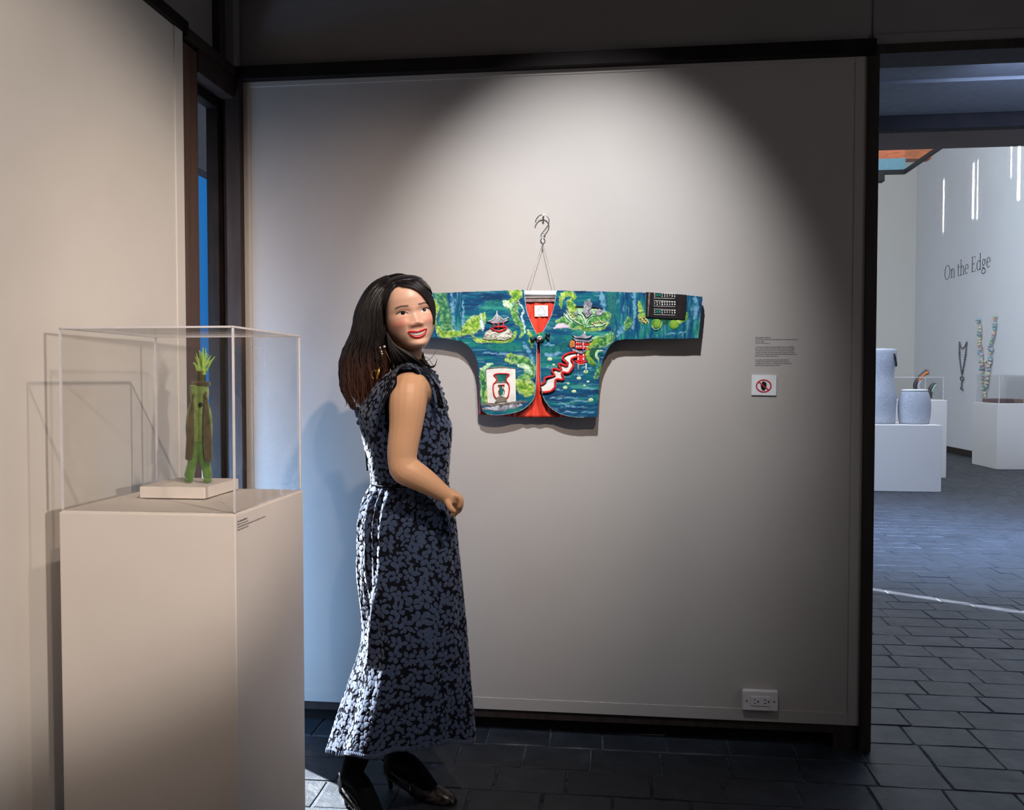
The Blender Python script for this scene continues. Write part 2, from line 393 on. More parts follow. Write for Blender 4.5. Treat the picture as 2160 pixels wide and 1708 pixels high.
# two dark curved arms with bright bands
def arm_sculpt(label, pts, radii, Y, bands):
    w = [P(x, y, Y) for x, y in pts]
    t = thing('arm_sculpture', label, 'sculpture', (w[0].x, Y, 1.03))
    w[0].z = 1.052
    sp = spline([tuple(q) + (r,) for q, r in zip(w, radii)], 16)
    g = Geo(); g.tube([s[:3] for s in sp], [s[3] for s in sp], 12); g.out('dark_arm', M('dark_lacquer', srgb(58, 50, 48), .4), t)
    for (a, b, dx, col, rr) in bands:
        seg = sp[a:b]; g = Geo(); g.tube([(s[0] + dx, s[1] - s[3] * .8, s[2]) for s in seg], [s[3] * rr for s in seg], 8); g.out('coloured_band', col, t)
OR = M('orange_felt', srgb(214, 120, 60), .8); MG = M('mint_band', srgb(150, 185, 170), .8); PG = M('pale_grey_felt', srgb(170, 172, 180), .8)
arm_sculpt('dark curved arm with orange and grey bands leaning right, atop the taller plinth', [(1936, 838), (1931, 815), (1936, 802), (1946, 790), (1956, 784)], [.028, .032, .034, .03, .04], 11.8, [(7, 15, .01, OR, .5), (1, 8, .035, PG, .7)])
arm_sculpt('small dark arm with mint band, right of the orange banded one', [(1961, 838), (1962, 826), (1967, 815), (1973, 811)], [.03, .034, .036, .03], 11.8, [(5, 14, .015, MG, .45)])
# cases on the plinths
def case(name, label, x0, x1, y0, y1, z0, z1, th, mat, edge=True, er=.003):
    t = thing(name, label, 'display case', ((x0 + x1) / 2, (y0 + y1) / 2, z0))
    bm = bmesh.new()
    def sheet(a):
        vs = [bm.verts.new(q) for q in a]; bm.faces.new(vs)
    for nm, q in (('front_sheet', [(x0, y0, z0), (x1, y0, z0), (x1, y0, z1), (x0, y0, z1)]), ('back_sheet', [(x0, y1, z0), (x1, y1, z0), (x1, y1, z1), (x0, y1, z1)]),
                  ('side_sheet', [(x0, y0, z0), (x0, y1, z0), (x0, y1, z1), (x0, y0, z1)]), ('side_sheet', [(x1, y0, z0), (x1, y1, z0), (x1, y1, z1), (x1, y0, z1)]),
                  ('top_sheet', [(x0, y0, z1), (x1, y0, z1), (x1, y1, z1), (x0, y1, z1)])):
        a = np.array(q); c = a.mean(0); n_ = np.cross(a[1] - a[0], a[2] - a[0]); n_ = n_ / np.linalg.norm(n_) * th / 2
        build(nm, [tuple(v - n_) for v in a] + [tuple(v + n_) for v in a], [(0, 1, 2, 3), (7, 6, 5, 4), (0, 4, 5, 1), (1, 5, 6, 2), (2, 6, 7, 3), (3, 7, 4, 0)], mat, t)
    if edge:
        cs = [(x0, y0), (x1, y0), (x1, y1), (x0, y1)]
        for (x, y) in cs: box('corner_edge', x - er, x + er, y - er, y + er, z0 + .001, z1, MT['edge'], t)
        box('top_edge', x0, x1, y0 - er, y0 + er, z1 - er, z1 + er, MT['edge'], t); box('top_edge', x0, x1, y1 - er, y1 + er, z1 - er, z1 + er, MT['edge'], t)
        box('top_edge', x0 - er, x0 + er, y0, y1, z1 - er, z1 + er, MT['edge'], t); box('top_edge', x1 - er, x1 + er, y0, y1, z1 - er, z1 + er, MT['edge'], t)
    return t
case('display_case', 'clear glass case on the white plinth at the right edge', 5.65, 6.07, 12.71, 13.47, .957, 1.37, .006, MT['acrylic'], er=.0035)
case('display_case', 'clear glass case over the two dark arm sculptures', 3.60, 4.43, 11.54, 12.16, 1.032, 1.33, .006, MT['acrylic'], er=.0035)
t = thing('wooden_block', 'long dark reddish object lying inside the right hand glass case', 'artwork', (5.85, 13.1, .957))
for k, (a, b, c) in enumerate([(5.67, 5.80, srgb(110, 78, 84)), (5.80, 5.92, srgb(86, 66, 70)), (5.92, 6.05, srgb(120, 96, 88))]):
    box('block', a + .002, b - .002, 12.85, 13.3, .959, 1.015, M('block_colour', c, .7), t, bev=.004)
# necklaces hanging on the gallery wall
def wallpt(px, py, d=.02): return PX(px, py, 6.14 - d)
t = thing('chain_necklace', 'thin dark chain necklace with a long pendant on the gallery wall', 'necklace', tuple(wallpt(2029, 822)))
dk = M('dark_metal', srgb(110, 108, 114), .5, metal=.3)
g = Geo()
for pts in ([(2024, 722), (2026, 731), (2030, 735), (2035, 731), (2039, 721)], [(2024, 722), (2023, 748), (2026, 770), (2029, 790)], [(2039, 721), (2037, 748), (2033, 770), (2029, 790)]):
    g.tube([wallpt(x, y) for x, y in pts], .009, 6)
for s in np.linspace(0, 1, 14):
    g.add(ball_geo(wallpt(2024 + 5 * s - 2 * math.sin(3 * s), 722 + 68 * s), .015, 6, 4)); g.add(ball_geo(wallpt(2039 - 10 * s + 1 * math.sin(3 * s), 722 + 68 * s), .015, 6, 4))
g.out('chain', dk, t)
g = Geo(); g.tube([wallpt(2029 + 3.4 * math.cos(a), 798 + 4 * math.sin(a)) for a in np.linspace(0, 6.28, 13)], .010, 6); g.tube([wallpt(2029, 802), wallpt(2028, 820)], .011, 6); g.tube([wallpt(2026, 819), wallpt(2031, 822)], .014, 6)
g.out('pendant', dk, t)
t = thing('bead_necklace', 'large multicoloured pastel bead necklace hanging in a V on the gallery wall', 'necklace', tuple(wallpt(2080, 845)))
bc = [M('bead_' + n_, c, .5) for n_, c in (('yellow', srgb(228, 216, 170)), ('blue', srgb(160, 190, 205)), ('coral', srgb(222, 182, 168)), ('grey', srgb(150, 150, 155)), ('cream', srgb(225, 215, 195)), ('green', srgb(170, 200, 160)), ('teal', srgb(140, 178, 188)))]
def beads(pts, n):
    for i, s in enumerate(spline(pts, n)):
        for k in range(2):
            c = wallpt(s[0] + rnd.uniform(-3.2, 3.2), s[1] + rnd.uniform(-2, 2), .045)
            build('bead', *ball_geo(c, rnd.uniform(.018, .030), 8, 5), rnd.choice(bc), t, smooth=True)
beads([(2063, 674), (2066, 700), (2066, 730), (2069, 760), (2072, 790), (2074, 820), (2077, 845)], 26)
beads([(2097, 669), (2095, 700), (2089, 730), (2088, 757), (2083, 790), (2080, 815)], 24)
beads([(2069, 757), (2078, 766), (2088, 757)], 4)
# lettering on the gallery wall: On the Edge, built stroke by stroke in a serif hand
def stroke_text(parent, place, s):
    T, t_ = .085, .032
    def arc(cx, cy, rx, ry, a0, a1, n=18, wmin=t_, wmax=T):
        out = []
        for a in np.linspace(R(a0), R(a1), n):
            out.append((cx + rx * math.cos(a), cy + ry * math.sin(a), wmin + (wmax - wmin) * abs(math.cos(a)) ** 1.2))
        return out
    def L(x0, y0, x1, y1, w): return [(x0, y0, w), (x1, y1, w)]
    def ser(x, y, w=.13): return L(x - w, y, x + w, y, t_)
    G = {
     'O': (1.0, [arc(.48, .47, .42, .48, 0, 360, 30)]),
     'n': (.70, [L(.16, 0, .16, .58, T), ser(.16, .015), L(.03, .56, .16, .6, t_), arc(.36, .42, .19, .19, 160, 0, 10), L(.55, .42, .55, 0, T), ser(.55, .015)]),
     't': (.42, [L(.17, .8, .17, .14, T), arc(.29, .14, .12, .12, 180, 300, 7), L(.02, .6, .38, .6, t_)]),
     'h': (.70, [L(.16, 0, .16, 1.02, T), ser(.16, .015), L(.02, .98, .16, 1.03, t_), arc(.36, .42, .19, .19, 160, 0, 10), L(.55, .42, .55, 0, T), ser(.55, .015)]),
     'e': (.58, [arc(.29, .31, .23, .3, 0, 310, 22), L(.06, .33, .52, .33, t_)]),
     'E': (.78, [L(.2, 0, .2, .95, T + .01), L(.05, .015, .66, .015, t_), L(.05, .935, .62, .935, t_), L(.2, .5, .5, .5, t_), L(.66, .015, .70, .2, t_), L(.62, .935, .64, .76, t_), L(.5, .42, .5, .58, t_)]),
     'd': (.68, [arc(.29, .3, .23, .3, 40, 320, 20), L(.52, 1.02, .52, .0, T), L(.4, 1.0, .52, 1.02, t_), L(.52, .01, .66, .03, t_)]),
     'g': (.62, [arc(.28, .4, .17, .18, 0, 360, 20), L(.42, .53, .58, .57, t_), arc(.28, -.14, .24, .15, 0, 360, 20), L(.18, .24, .12, .1, t_), L(.12, .1, .44, .01, T * .8)]),
     ' ': (.30, [])}
    x = 0
    for ch in 'On the Edge':
        adv, strokes = G[ch]
        if strokes:
            vs, fs = [], []
            for st in strokes:
                n = len(st)
                for i, (a, b, w) in enumerate(st):
                    p0 = st[max(i - 1, 0)]; p1 = st[min(i + 1, n - 1)]
                    d = Vector((p1[0] - p0[0], p1[1] - p0[1])); d = d.normalized() if d.length else Vector((1, 0))
                    nn = Vector((-d.y, d.x)) * w / 2
                    vs += [place((x + a + nn.x) * s, (b + nn.y) * s), place((x + a - nn.x) * s, (b - nn.y) * s)]
                    if i: k = len(vs) - 4; fs.append((k, k + 1, k + 3, k + 2))
            build('letter', vs, fs, MT['ink2'], parent)
        x += adv + .02
    return x
MT['ink2'] = M('grey_wall_lettering', srgb(92, 92, 98), .8, spec=.1)
ta = PX(1992, 591, 6.137); tb = PX(2078, 576, 6.137)
t = thing('wall_lettering', 'dark serif words On the Edge applied to the gallery wall', 'lettering', tuple(ta))
s_ = (ta.y - tb.y) / 6.15
stroke_text(t, lambda a, b: Vector((6.1365, ta.y - a, ta.z + b)), s_)
# narrow lamps added to draw the light streaks on that wall, source unseen
for i, (px, y0, y1, w, e) in enumerate([(1991, 380, 488, .05, 9), (2054, 345, 460, .07, 14), (2063, 340, 460, .03, 6), (2134, 300, 375, .03, 5), (2151, 270, 420, .08, 22)]):
    a = PX(px, y0, 6.14); b = PX(px, y1, 6.14)
    lamp('streak_lamp', 'AREA', (5.6, a.y, (a.z + b.z) / 2), (6.14, a.y, (a.z + b.z) / 2), e * .15, (1, .98, .96), shape='RECTANGLE', size=w, size_y=a.z - b.z, spread=R(2.0))
# wooden roof beam, teal glass balustrade with black edge angle, hanging small spot
BY = 13.4
o = P(1853, 318, BY)
t = thing('roof_beam', 'orange timber roof beam high in the gallery', 'beam', (o.x, BY, o.z))
z_a, z_b = P(1900, 336, BY).z, P(1900, 298, BY).z
box('beam_timber', .54, P(1966, 318, BY).x, BY, BY + .2, z_a, z_b, M('orange_timber', srgb(190, 104, 62), .6, srgb(150, 76, 44), 5, stretch=(1, 6, 6)), t, bev=.01)
za, zb = P(1880, 359, 13).z, P(1880, 334, 13).z; xr = P(1910, 359, 13).x
t = thing('glass_balustrade', 'teal glass mezzanine balustrade with a black lower edge', 'balustrade', (xr, 13, za))
box('glass_sheet', .54, xr, 13.0, 13.02, za, zb, M('teal_panel', srgb(96, 130, 140), .2), t)
box('edge_angle', .54, xr, 12.97, 13.03, za - .06, za, MT['black'], t)
box('edge_angle', xr - .03, xr + .02, 7.0, 13.0, za - .05, za, MT['black'], t)
box('side_glass', xr - .01, xr + .01, 7.0, 13.0, za, za + .9, glass('pale_side_glass', (.9, .95, .95, 1), .3), t)
a = P(1858, 374, 12.9)
t = thing('gallery_spotlight', 'small black spotlight below the teal balustrade', 'spotlight', (a.x, 12.9, a.z))
box('spot_head', a.x - .05, a.x + .04, 12.84, 12.98, a.z - .07, a.z + .06, MT['black'], t, bev=.01); g = Geo(); g.tube([(a.x, 12.9, a.z), (a.x, 12.9, za - .075)], .012); g.out('stem', MT['black'], t)

# ------------------------------------------------------------------ near pedestal, case and felt figure
x0, x1, y0, y1 = -1.239, -.818, 1.756, 2.172
t = thing('pedestal', 'tall white square pedestal beside the left wall', 'plinth', ((x0 + x1) / 2, (y0 + y1) / 2, 0))
bm = bmesh.new(); bm_box(bm, x0, x1, y0, y1, 0, .998, .0025); from_bm('pedestal_body', bm, MT['plinth'], t)
box('top_board', x0 + .004, x1 - .004, y0 + .004, y1 - .004, .998, 1.001, MT['plinth'], t)
# tiny caption on its right face
def word_lines(parent, place, lines, lh, bold0=True, seed=1):
    r_ = random.Random(seed)
    for li, (total, bold) in enumerate(lines):
        g = Geo(); x = 0
        hgt = lh * (.5 if bold else .42)
        while x < total:
            wlen = r_.randint(2, 8); cw = hgt * .62
            for k in range(wlen):
                if x + cw > total: break
                asc = hgt * (1.45 if r_.random() < .25 else 1.0); y = -lh * li
                g.add(([place(x, y), place(x + cw * .45, y), place(x + cw * .45, y + asc), place(x, y + asc)], [(0, 1, 2, 3)]))
                g.add(([place(x + cw * .45, y + asc * .0), place(x + cw * .72, y), place(x + cw * .72, y + hgt * .35), place(x + cw * .45, y + hgt * .35)], [(0, 1, 2, 3)]))
                x += cw
            x += cw * .9
        g.out('text_line', MT['ink'] if bold else MT['ink3'], parent, smooth=False)
MT['ink3'] = M('soft_grey_ink', srgb(84, 76, 80), .8, spec=.1)
c0 = PX(501, 1102, x1 + .0008); 
cap = thing('pedestal_caption', 'four line printed caption on the right side of the near pedestal', 'caption', tuple(c0))
word_lines(cap, lambda a, b: Vector((x1 + .0010, c0.y + a, c0.z + b)), [(.052, True), (.056, False), (.155, False), (.058, False)], .0062)
cz0, cz1 = 1.0025, 1.417
case('display_case', 'tall clear acrylic case on the near pedestal beside the left wall', x0 + .006, x1 - .004, y0 + .006, y1 - .008, cz0, cz1, .005, MT['acrylic'], er=.0022)
# low plinth inside
bx0, bx1 = P(312, 1050, 1.93).x, P(432, 1052, 1.90).x
a = PZ(432, 1053, 1.003); b = PZ(508, 1023, 1.003); c = PZ(313, 1046, 1.003)
bh = P(432, 1030, a.y).z - 1.0
t = thing('riser_block', 'low square white block inside the acrylic case', 'plinth', ((c.x + a.x) / 2, (a.y + b.y) / 2, 1.0025))
box('riser_body', c.x, a.x, a.y, min(b.y, y1 - .03), 1.004, 1.0025 + bh, MT['plinth'], t, bev=.0015)
RT = 1.0025 + bh; RY = (a.y + min(b.y, y1 - .03)) / 2
# green felt figure
felt = M('green_felt', srgb(118, 142, 70), .95, srgb(90, 112, 50), 60, bump=.8, bscale=400, dist=.002, sheen=.4)
felt_lo = M('deep_green_felt', srgb(84, 122, 50), .95, srgb(62, 98, 36), 60, bump=.8, bscale=400, dist=.002, sheen=.4)
feltd = M('dark_olive_felt', srgb(78, 66, 36), .95, srgb(58, 50, 28), 60, bump=.6, bscale=300, sheen=.3)
feltb = M('bright_grass_felt', srgb(150, 185, 84), .9, srgb(120, 160, 60), 60, sheen=.3)
FY = RY - .01
def FP(px, py, d=0.0): return P(px, py, FY + d)
t = thing('felt_figure', 'green felt standing figure with flat hat and grass tuft in the case', 'figurine', (FP(417, 1015).x, FY, RT))
def remeshed(name, geo, mat, parent, vox=.0025, smooth_it=6):
    me = bpy.data.meshes.new('tmp'); me.from_pydata([tuple(v) for v in geo.v], [], geo.f); 
    o = bpy.data.objects.new('tmp', me); C.objects.link(o)
    m = o.modifiers.new('r', 'REMESH'); m.mode = 'VOXEL'; m.voxel_size = vox; m.use_smooth_shade = True
    s = o.modifiers.new('s', 'SMOOTH'); s.factor = .5; s.iterations = smooth_it
    dg = bpy.context.evaluated_depsgraph_get(); ev = o.evaluated_get(dg); nm = bpy.data.meshes.new_from_object(ev)
    bpy.data.objects.remove(o)
    if mat is None: return nm
    return link_mesh(name, nm, mat, parent, None, True)
def wtube(pts, px_r, n=14):
    """figure limbs: pts in pixels, radii in pixels"""
    sp = spline([(p[0], p[1], r, (p[2] if len(p) > 2 else 0)) for p, r in zip(pts, px_r)], n)
    k = (FP(418, 900) - FP(417, 900)).length
    return tube_geo([FP(s[0], s[1], s[3]) for s in sp], [s[2] * k for s in sp], 14)
g = Geo(); g.add(wtube([(419, 812), (421, 830), (419, 860), (421, 900), (420, 930)], [18, 18.5, 15, 14, 13.5])); g.add(ball_geo(FP(420, 822), .021, 14, 10))
remeshed('body_trunk', g, felt, t, .0015)
zf = RT + .012
g = Geo()
for pts, rr in (([(419, 925), (412, 960), (402, 990), (399, 1005)], [13, 11, 9.5, 10]), ([(420, 925), (428, 960), (436, 990), (438, 1005)], [13, 11, 9, 9.5])):
    g.add(wtube(pts, rr))
    f_ = FP(pts[-1][0], pts[-1][1]); g.add(ball_geo((f_.x, FY, RT + .0075), .012, 12, 8, (.9, 1.1, .62)))
remeshed('legs', g, felt_lo, t, .0015)
g = Geo()
for pts in ([(406, 845, -.01), (400, 870, -.012), (397, 900, -.01), (396, 925, -.008)], [(434, 845, -.008), (440, 868, -.01), (443, 895, -.008), (445, 925, -.006)]): g.add(wtube(pts, [3, 5, 5, 2.6]))
g.out('arm', felt, t)
for sx, pts in ((0, [(409, 838, -.017), (403, 880, -.016), (402, 930, -.014), (399, 968, -.012)]), (1, [(435, 838, -.017), (436, 880, -.016), (438, 930, -.014), (440, 972, -.012)])):
    g = Geo(); g.add(wtube(pts, [2.6, 6, 8.5, 7.5])); g.out('coat_flap', feltd, t)
g = Geo()
for pts in ([(411, 826, -.02), (409, 834, -.02), (407, 842, -.02)], [(434, 826, -.02), (433, 834, -.02), (436, 841, -.02)]): g.add(wtube(pts, [1.6, 2.6, 1.6], 8))
g.out('eye_patch', feltd, t)
g = Geo(); g.add(ball_geo(FP(423, 853, -.019), .0058, 12, 8, (1, .6, 1))); g.out('mouth', MT['black'], t)
g = Geo(); 
hc = FP(424, 809)
build('hat_brim', *lathe_geo(hc.x, FY, [(.012, hc.z - .006), (.0225, hc.z - .0055), (.0235, hc.z), (.0225, hc.z + .005), (.011, hc.z + .006)], 24, 1), feltd, t, smooth=True)
hc2 = FP(425, 788)
build('hat_crown', *lathe_geo(hc2.x, FY, [(.0105, hc.z + .004), (.0105, hc2.z + .003), (.0125, hc2.z + .0035), (.0125, hc2.z + .0075), (.0102, hc2.z + .008)], 20, 1), M('olive_hat_crown', srgb(96, 96, 44), .9), t, smooth=True)
r_ = random.Random(5)
for k in range(15):
    x0_ = 425 + (k % 5 - 2) * 3.2; tx = [409, 414, 421, 428, 434, 440, 450, 412, 418, 425, 431, 437, 445, 407, 453][k]; ty = [764, 745, 739, 733, 734, 748, 756, 752, 755, 742, 760, 745, 750, 766, 752][k]
    g = Geo(); g.add(wtube([(x0_, 790, (k % 3 - 1) * .005), ((x0_ + tx) / 2 + r_.uniform(-1, 1), (786 + ty) / 2 - 2, (k % 3 - 1) * .007), (tx, ty, (k % 3 - 1) * .009)], [2.4, 2.2, .8], 7)); g.out('grass_blade', feltb, t)

# ------------------------------------------------------------------ wall label, hands-off sign, outlet
wl = P(1594, 713, WY - .0045)
t = thing('wall_label', 'small grey printed wall text above the hands off card', 'caption', tuple(wl))
ln = [(.052, True), (.146, False), (.031, False), (.050, False), None, (.133, False), (.138, False), (.131, False), (.135, False), (.142, False), (.078, False), None, (.117, False), (.118, False), (.127, False), (.087, False)]
LH = .00645
i = 0; zz = 0; sc_ = .0066
y_ = 0
r_seed = 10
for l in ln:
    if l is None: y_ += LH; continue
    word_lines(t, (lambda yy: (lambda a, b: Vector((wl.x + a * 1.0, WY - .0008, wl.z - yy + b))))(y_), [l], LH, seed=r_seed); y_ += LH; r_seed += 1
def WP(px, py, off): return P(px, py, WY - off)
# sign
a, b, c, d = WP(1586, 790, .004), WP(1638, 791, .004), WP(1637, 834, .004), WP(1585, 833, .004)
t = thing('hands_off_card', 'white card with a crossed-out dark hand in a red ring', 'sign', tuple(d))
def slab(name, pts, yb, yf, mat, parent, bev=0.0, smooth=False, seg=2, org=None):
    """prism of an outline in the wall plane; pts are Vectors (x,z used), yb back, yf front"""
    bm = bmesh.new()
    vs = [bm.verts.new((p.x, yf, p.z)) for p in pts]
    f = bm.faces.new(vs); r = bmesh.ops.extrude_face_region(bm, geom=[f])
    nv = [e for e in r['geom'] if isinstance(e, bmesh.types.BMVert)]
    for v in nv: v.co.y = yb
    bmesh.ops.recalc_face_normals(bm, faces=bm.faces)
    if bev:
        es = [e for e in bm.edges if abs(e.verts[0].co.y - yf) < 1e-6 and abs(e.verts[1].co.y - yf) < 1e-6]
        bmesh.ops.bevel(bm, geom=es, offset=bev, segments=seg, affect='EDGES', profile=.5, clamp_overlap=True)
    bmesh.ops.triangulate(bm, faces=[f for f in bm.faces if len(f.verts) > 4])
    return from_bm(name, bm, mat, parent, org, smooth)
slab('card', [a, b, c, d], WY - .0005, WY - .005, MT['white'], t)
cc = WP(1611, 814, .006)
ring = []
vs = []; fs = []
for k in range(40):
    an = 2 * math.pi * k / 40
    for rx, rz in ((.0270, .0232), (.0225, .0188)): vs.append((cc.x + rx * math.cos(an), WY - .0058, cc.z + rz * math.sin(an)))
    k2 = (k + 1) % 40; fs.append((2 * k, 2 * k + 1, 2 * k2 + 1, 2 * k2))
build('red_ring', vs, fs, MT['red_print'], t)
hd = [(-.0072, .0), (-.0070, .006), (-.0048, .0035), (-.0045, .0098), (-.0022, .0100), (-.0016, .0118), (.0008, .0120), (.0016, .0108), (.0040, .0104), (.0045, .0085), (.0068, .0075), (.0070, -.002), (.0050, -.0070), (.0020, -.0115), (-.0030, -.0115), (-.0062, -.0060)]
slab('hand_symbol', [Vector((cc.x + p[0] * 1.38, 0, cc.z + p[1] * 1.38)) for p in hd], WY - .0052, WY - .0057, MT['black'], t)
q = Vector((.0175, 0, -.0148)); nn = Vector((.0013, 0, .0016))
slab('red_slash', [cc + q + nn, cc + q - nn, cc - q - nn, cc - q + nn], WY - .0058, WY - .0062, MT['red_print'], t)
# outlet
a, b, c, d = WP(1565, 1451, 0), WP(1639, 1453, 0), WP(1639, 1496, 0), WP(1566, 1493, 0)
ox0, ox1, oz0, oz1 = a.x, b.x, d.z, a.z
t = thing('wall_outlet', 'white double power outlet low on the grey back wall', 'outlet', (a.x, WY, oz0))
box('cover_plate', ox0, ox1, WY - .022, WY, oz0, oz1, MT['ivory_plastic'], t, bev=.004)
mx, mz = (ox0 + ox1) / 2, (oz0 + oz1) / 2
box('receptacle', mx - .034, mx + .032, WY - .0245, WY - .02, mz - .0165, mz + .0165, MT['ivory_plastic'], t, bev=.001)
for sx, w in ((-.02, 0), (.016, 1)):
    g = Geo()
    for dz in (-.006, .006): g.add(([Vector((mx + sx + e1, WY - .0252 + e2, mz + dz + e3)) for e1, e2, e3 in ((-.004, 0, -.0012), (.004, 0, -.0012), (.004, 0, .0012), (-.004, 0, .0012))], [(0, 1, 2, 3)]))
    g.add(ball_geo((mx + sx + .011, WY - .0246, mz), .003, 8, 6)); g.out('socket_slots', MT['black'] if w else MT['ink3'], t)
for sx in (-.047, .047): g = Geo(); g.add(ball_geo((mx + sx, WY - .0222, mz), .0028, 8, 6)); g.out('screw', MT['ink3'], t)
# ------------------------------------------------------------------ the felted jacket on the wall
JY = WY - .052                                                   # front face of the jacket
def J(x, y, Y=JY): return P(880 + x / 3.416, 430 + y / 3.416, Y)
jk = thing('felted_jacket', 'teal green felted jacket with a garden picture and red lining, spread on the wall', 'jacket', tuple(J(880, 1540, JY)))
def felt_paint(name, dirv, cols, sc=3.0, wisp=.5):
    n = N(name); n.b.inputs['Roughness'].default_value = .9; n.b.inputs['Specular IOR Level'].default_value = .2; n.b.inputs['Sheen Weight'].default_value = .25
    v = n.coord('Object', dirv)
    a = n.noise(v, sc, 6, .62, 1.2); base = n.ramp(a, cols)
    w = n.noise(v, sc * 2.6, 5, .6, 2.0)
    wr = n.ramp(w, [(.60, (0, 0, 0, 1)), (.78, (1, 1, 1, 1))])
    mx = n.n('ShaderNodeMix', data_type='RGBA'); mu = n.n('ShaderNodeMath', operation='MULTIPLY'); n.l(wr, mu.inputs[0]); mu.inputs[1].default_value = wisp
    n.l(mu.outputs[0], mx.inputs[0]); n.l(base, mx.inputs[6]); mx.inputs[7].default_value = srgb(150, 185, 205); n.l(mx.outputs[2], n.b.inputs['Base Color'])
    n.bump(n.noise(n.coord('Object', (1, 1, 1)), 420, 4), .5, .0012); return n.m
deep, teal, green = srgb(10, 62, 104), srgb(8, 88, 108), srgb(18, 118, 108)
body_m = felt_paint('water_felt', (1.2, 1, 6), [(.28, deep), (.45, srgb(8, 74, 122)), (.58, teal), (.74, green)], 3.2)
slv_m = felt_paint('falls_felt', (7, 1, 1.1), [(.25, srgb(8, 58, 104)), (.45, srgb(10, 78, 120)), (.6, teal), (.72, srgb(30, 128, 104)), (.85, srgb(90, 160, 90))], 3.0, .7)
FC = {}
def felt_col(name, c1, c2, c3=None, sc=40):
    n = N(name); n.b.inputs['Roughness'].default_value = .95; n.b.inputs['Specular IOR Level'].default_value = .15; n.b.inputs['Sheen Weight'].default_value = .2
    v = n.coord('Object'); st = [(.36, c1), (.56, c2)]
    if c3: st.append((.70, c3))
    n.l(n.ramp(n.noise(v, sc, 5, .6, .8), st), n.b.inputs['Base Color']); n.bump(n.noise(v, 380, 4), .6, .0015); FC[n.m.name] = (c1, c2, c3 or c2); return n.m
lime = felt_col('lime_felt', srgb(66, 116, 44), srgb(124, 162, 52), srgb(178, 196, 104), 34)
moss = felt_col('moss_felt', srgb(32, 92, 62), srgb(80, 138, 62), srgb(144, 184, 112), 26)
pale = felt_col('pale_green_felt', srgb(120, 176, 130), srgb(176, 206, 160), srgb(214, 224, 205), 30)
wisp = felt_col('white_wisps', srgb(110, 150, 178), srgb(196, 212, 220), None, 60)
wispb = felt_col('blue_wisps', srgb(40, 110, 140), srgb(120, 165, 190), None, 60)
greyf = felt_col('grey_felt', srgb(96, 94, 104), srgb(150, 148, 156), srgb(196, 194, 200), 70)
rockf = felt_col('rock_felt', srgb(120, 116, 92), srgb(186, 182, 166), srgb(222, 220, 210), 60)
redf = felt_col('red_felt', srgb(168, 24, 28), srgb(204, 40, 42))
whitef = felt_col('white_felt', srgb(196, 194, 186), srgb(222, 218, 208), None, 12)
blackf = felt_col('black_felt', srgb(20, 16, 18), srgb(34, 28, 28))
brownf = felt_col('taupe_felt', srgb(92, 82, 76), srgb(128, 116, 104))
tealf = felt_col('teal_felt', srgb(12, 84, 84), srgb(30, 112, 96))
orangef = felt_col('orange_felt', srgb(214, 84, 30), srgb(236, 120, 50))
pinkf = felt_col('pink_felt', srgb(226, 150, 140), srgb(240, 180, 165))
padf = felt_col('lily_pad_felt', srgb(160, 190, 140), srgb(196, 214, 168))
pinkg = felt_col('blush_felt', srgb(170, 176, 200), srgb(210, 190, 204))
def cloth(name, pts, yb, yf, mat, n=0, wav=0.0, bev=.006):
    pp = [J(x, y) for x, y in pts]
    return slab(name, pp, yb, yf, mat, jk, bev=bev, smooth=False, seg=3)
# lining panel behind, puckered: a grid
lin = N('red_silk_lining'); lin.b.inputs['Roughness'].default_value = .45; v = lin.coord('Object', (9, 1, .9))
lin.l(lin.ramp(lin.noise(v, 6, 3), [(.35, srgb(190, 40, 28)), (.6, srgb(238, 78, 50))]), lin.b.inputs['Base Color']); lin.bump(lin.noise(v, 5, 3), .9, .02); lin = lin.m
def seg_in(pts, yy):
    xs = []
    for i in range(len(pts)):
        (xa, ya), (xb, yb) = pts[i], pts[(i + 1) % len(pts)]
        if (ya - yy) * (yb - yy) <= 0 and ya != yb: xs.append(xa + (yy - ya) / (yb - ya) * (xb - xa))
    return min(xs), max(xs)
lp = [(449, 1000), (447, 1518), (620, 1531), (870, 1542), (1110, 1541), (1300, 1538), (1300, 1000), (1003, 690), (776, 690)]
vs, fs = [], []; NX, NZ = 90, 60
for j in range(NZ):
    yy = 692 + (1516 - 692) * j / (NZ - 1); xa, xb = seg_in(lp, yy)
    for i in range(NX):
        x = xa + (xb - xa) * i / (NX - 1)
        yb_ = yy + (22 * math.sin(math.pi * i / (NX - 1)) if j == NZ - 1 else 22 * math.sin(math.pi * i / (NX - 1)) * (j / NZ) ** 6)
        fold = .0035 * math.sin(x * .07 + math.sin(yy * .012) * 1.5) * (.4 + .6 * abs(math.sin(yy * .004))) + .003 * math.sin(x * .16 + yy * .01) * math.exp(-((yy - 860) / 90) ** 2)
        q = J(x, yb_, JY + .024); q.y += fold; vs.append(q)
for j in range(NZ - 1):
    for i in range(NX - 1): k = j * NX + i; fs.append((k, k + 1, k + NX + 1, k + NX))
o = build('lining', vs, fs, lin, jk, smooth=True); o.modifiers.new('s', 'SOLIDIFY').thickness = .003; tag(o, 'red silk lining')
LB = [(770, 618), (776, 690), (790, 780), (830, 880), (856, 930), (862, 990), (860, 1100), (858, 1250), (853, 1340), (840, 1400), (800, 1450), (740, 1490), (640, 1515), (560, 1520), (500, 1512), (467, 1495), (455, 1430), (447, 1300), (440, 1180), (425, 1110), (390, 1050), (350, 1010), (318, 992), (318, 634)]
LS = [(320, 634), (135, 641), (0, 648), (-150, 655), (-287, 663), (-290, 800), (-284, 975), (-120, 968), (80, 962), (200, 968), (320, 992)]
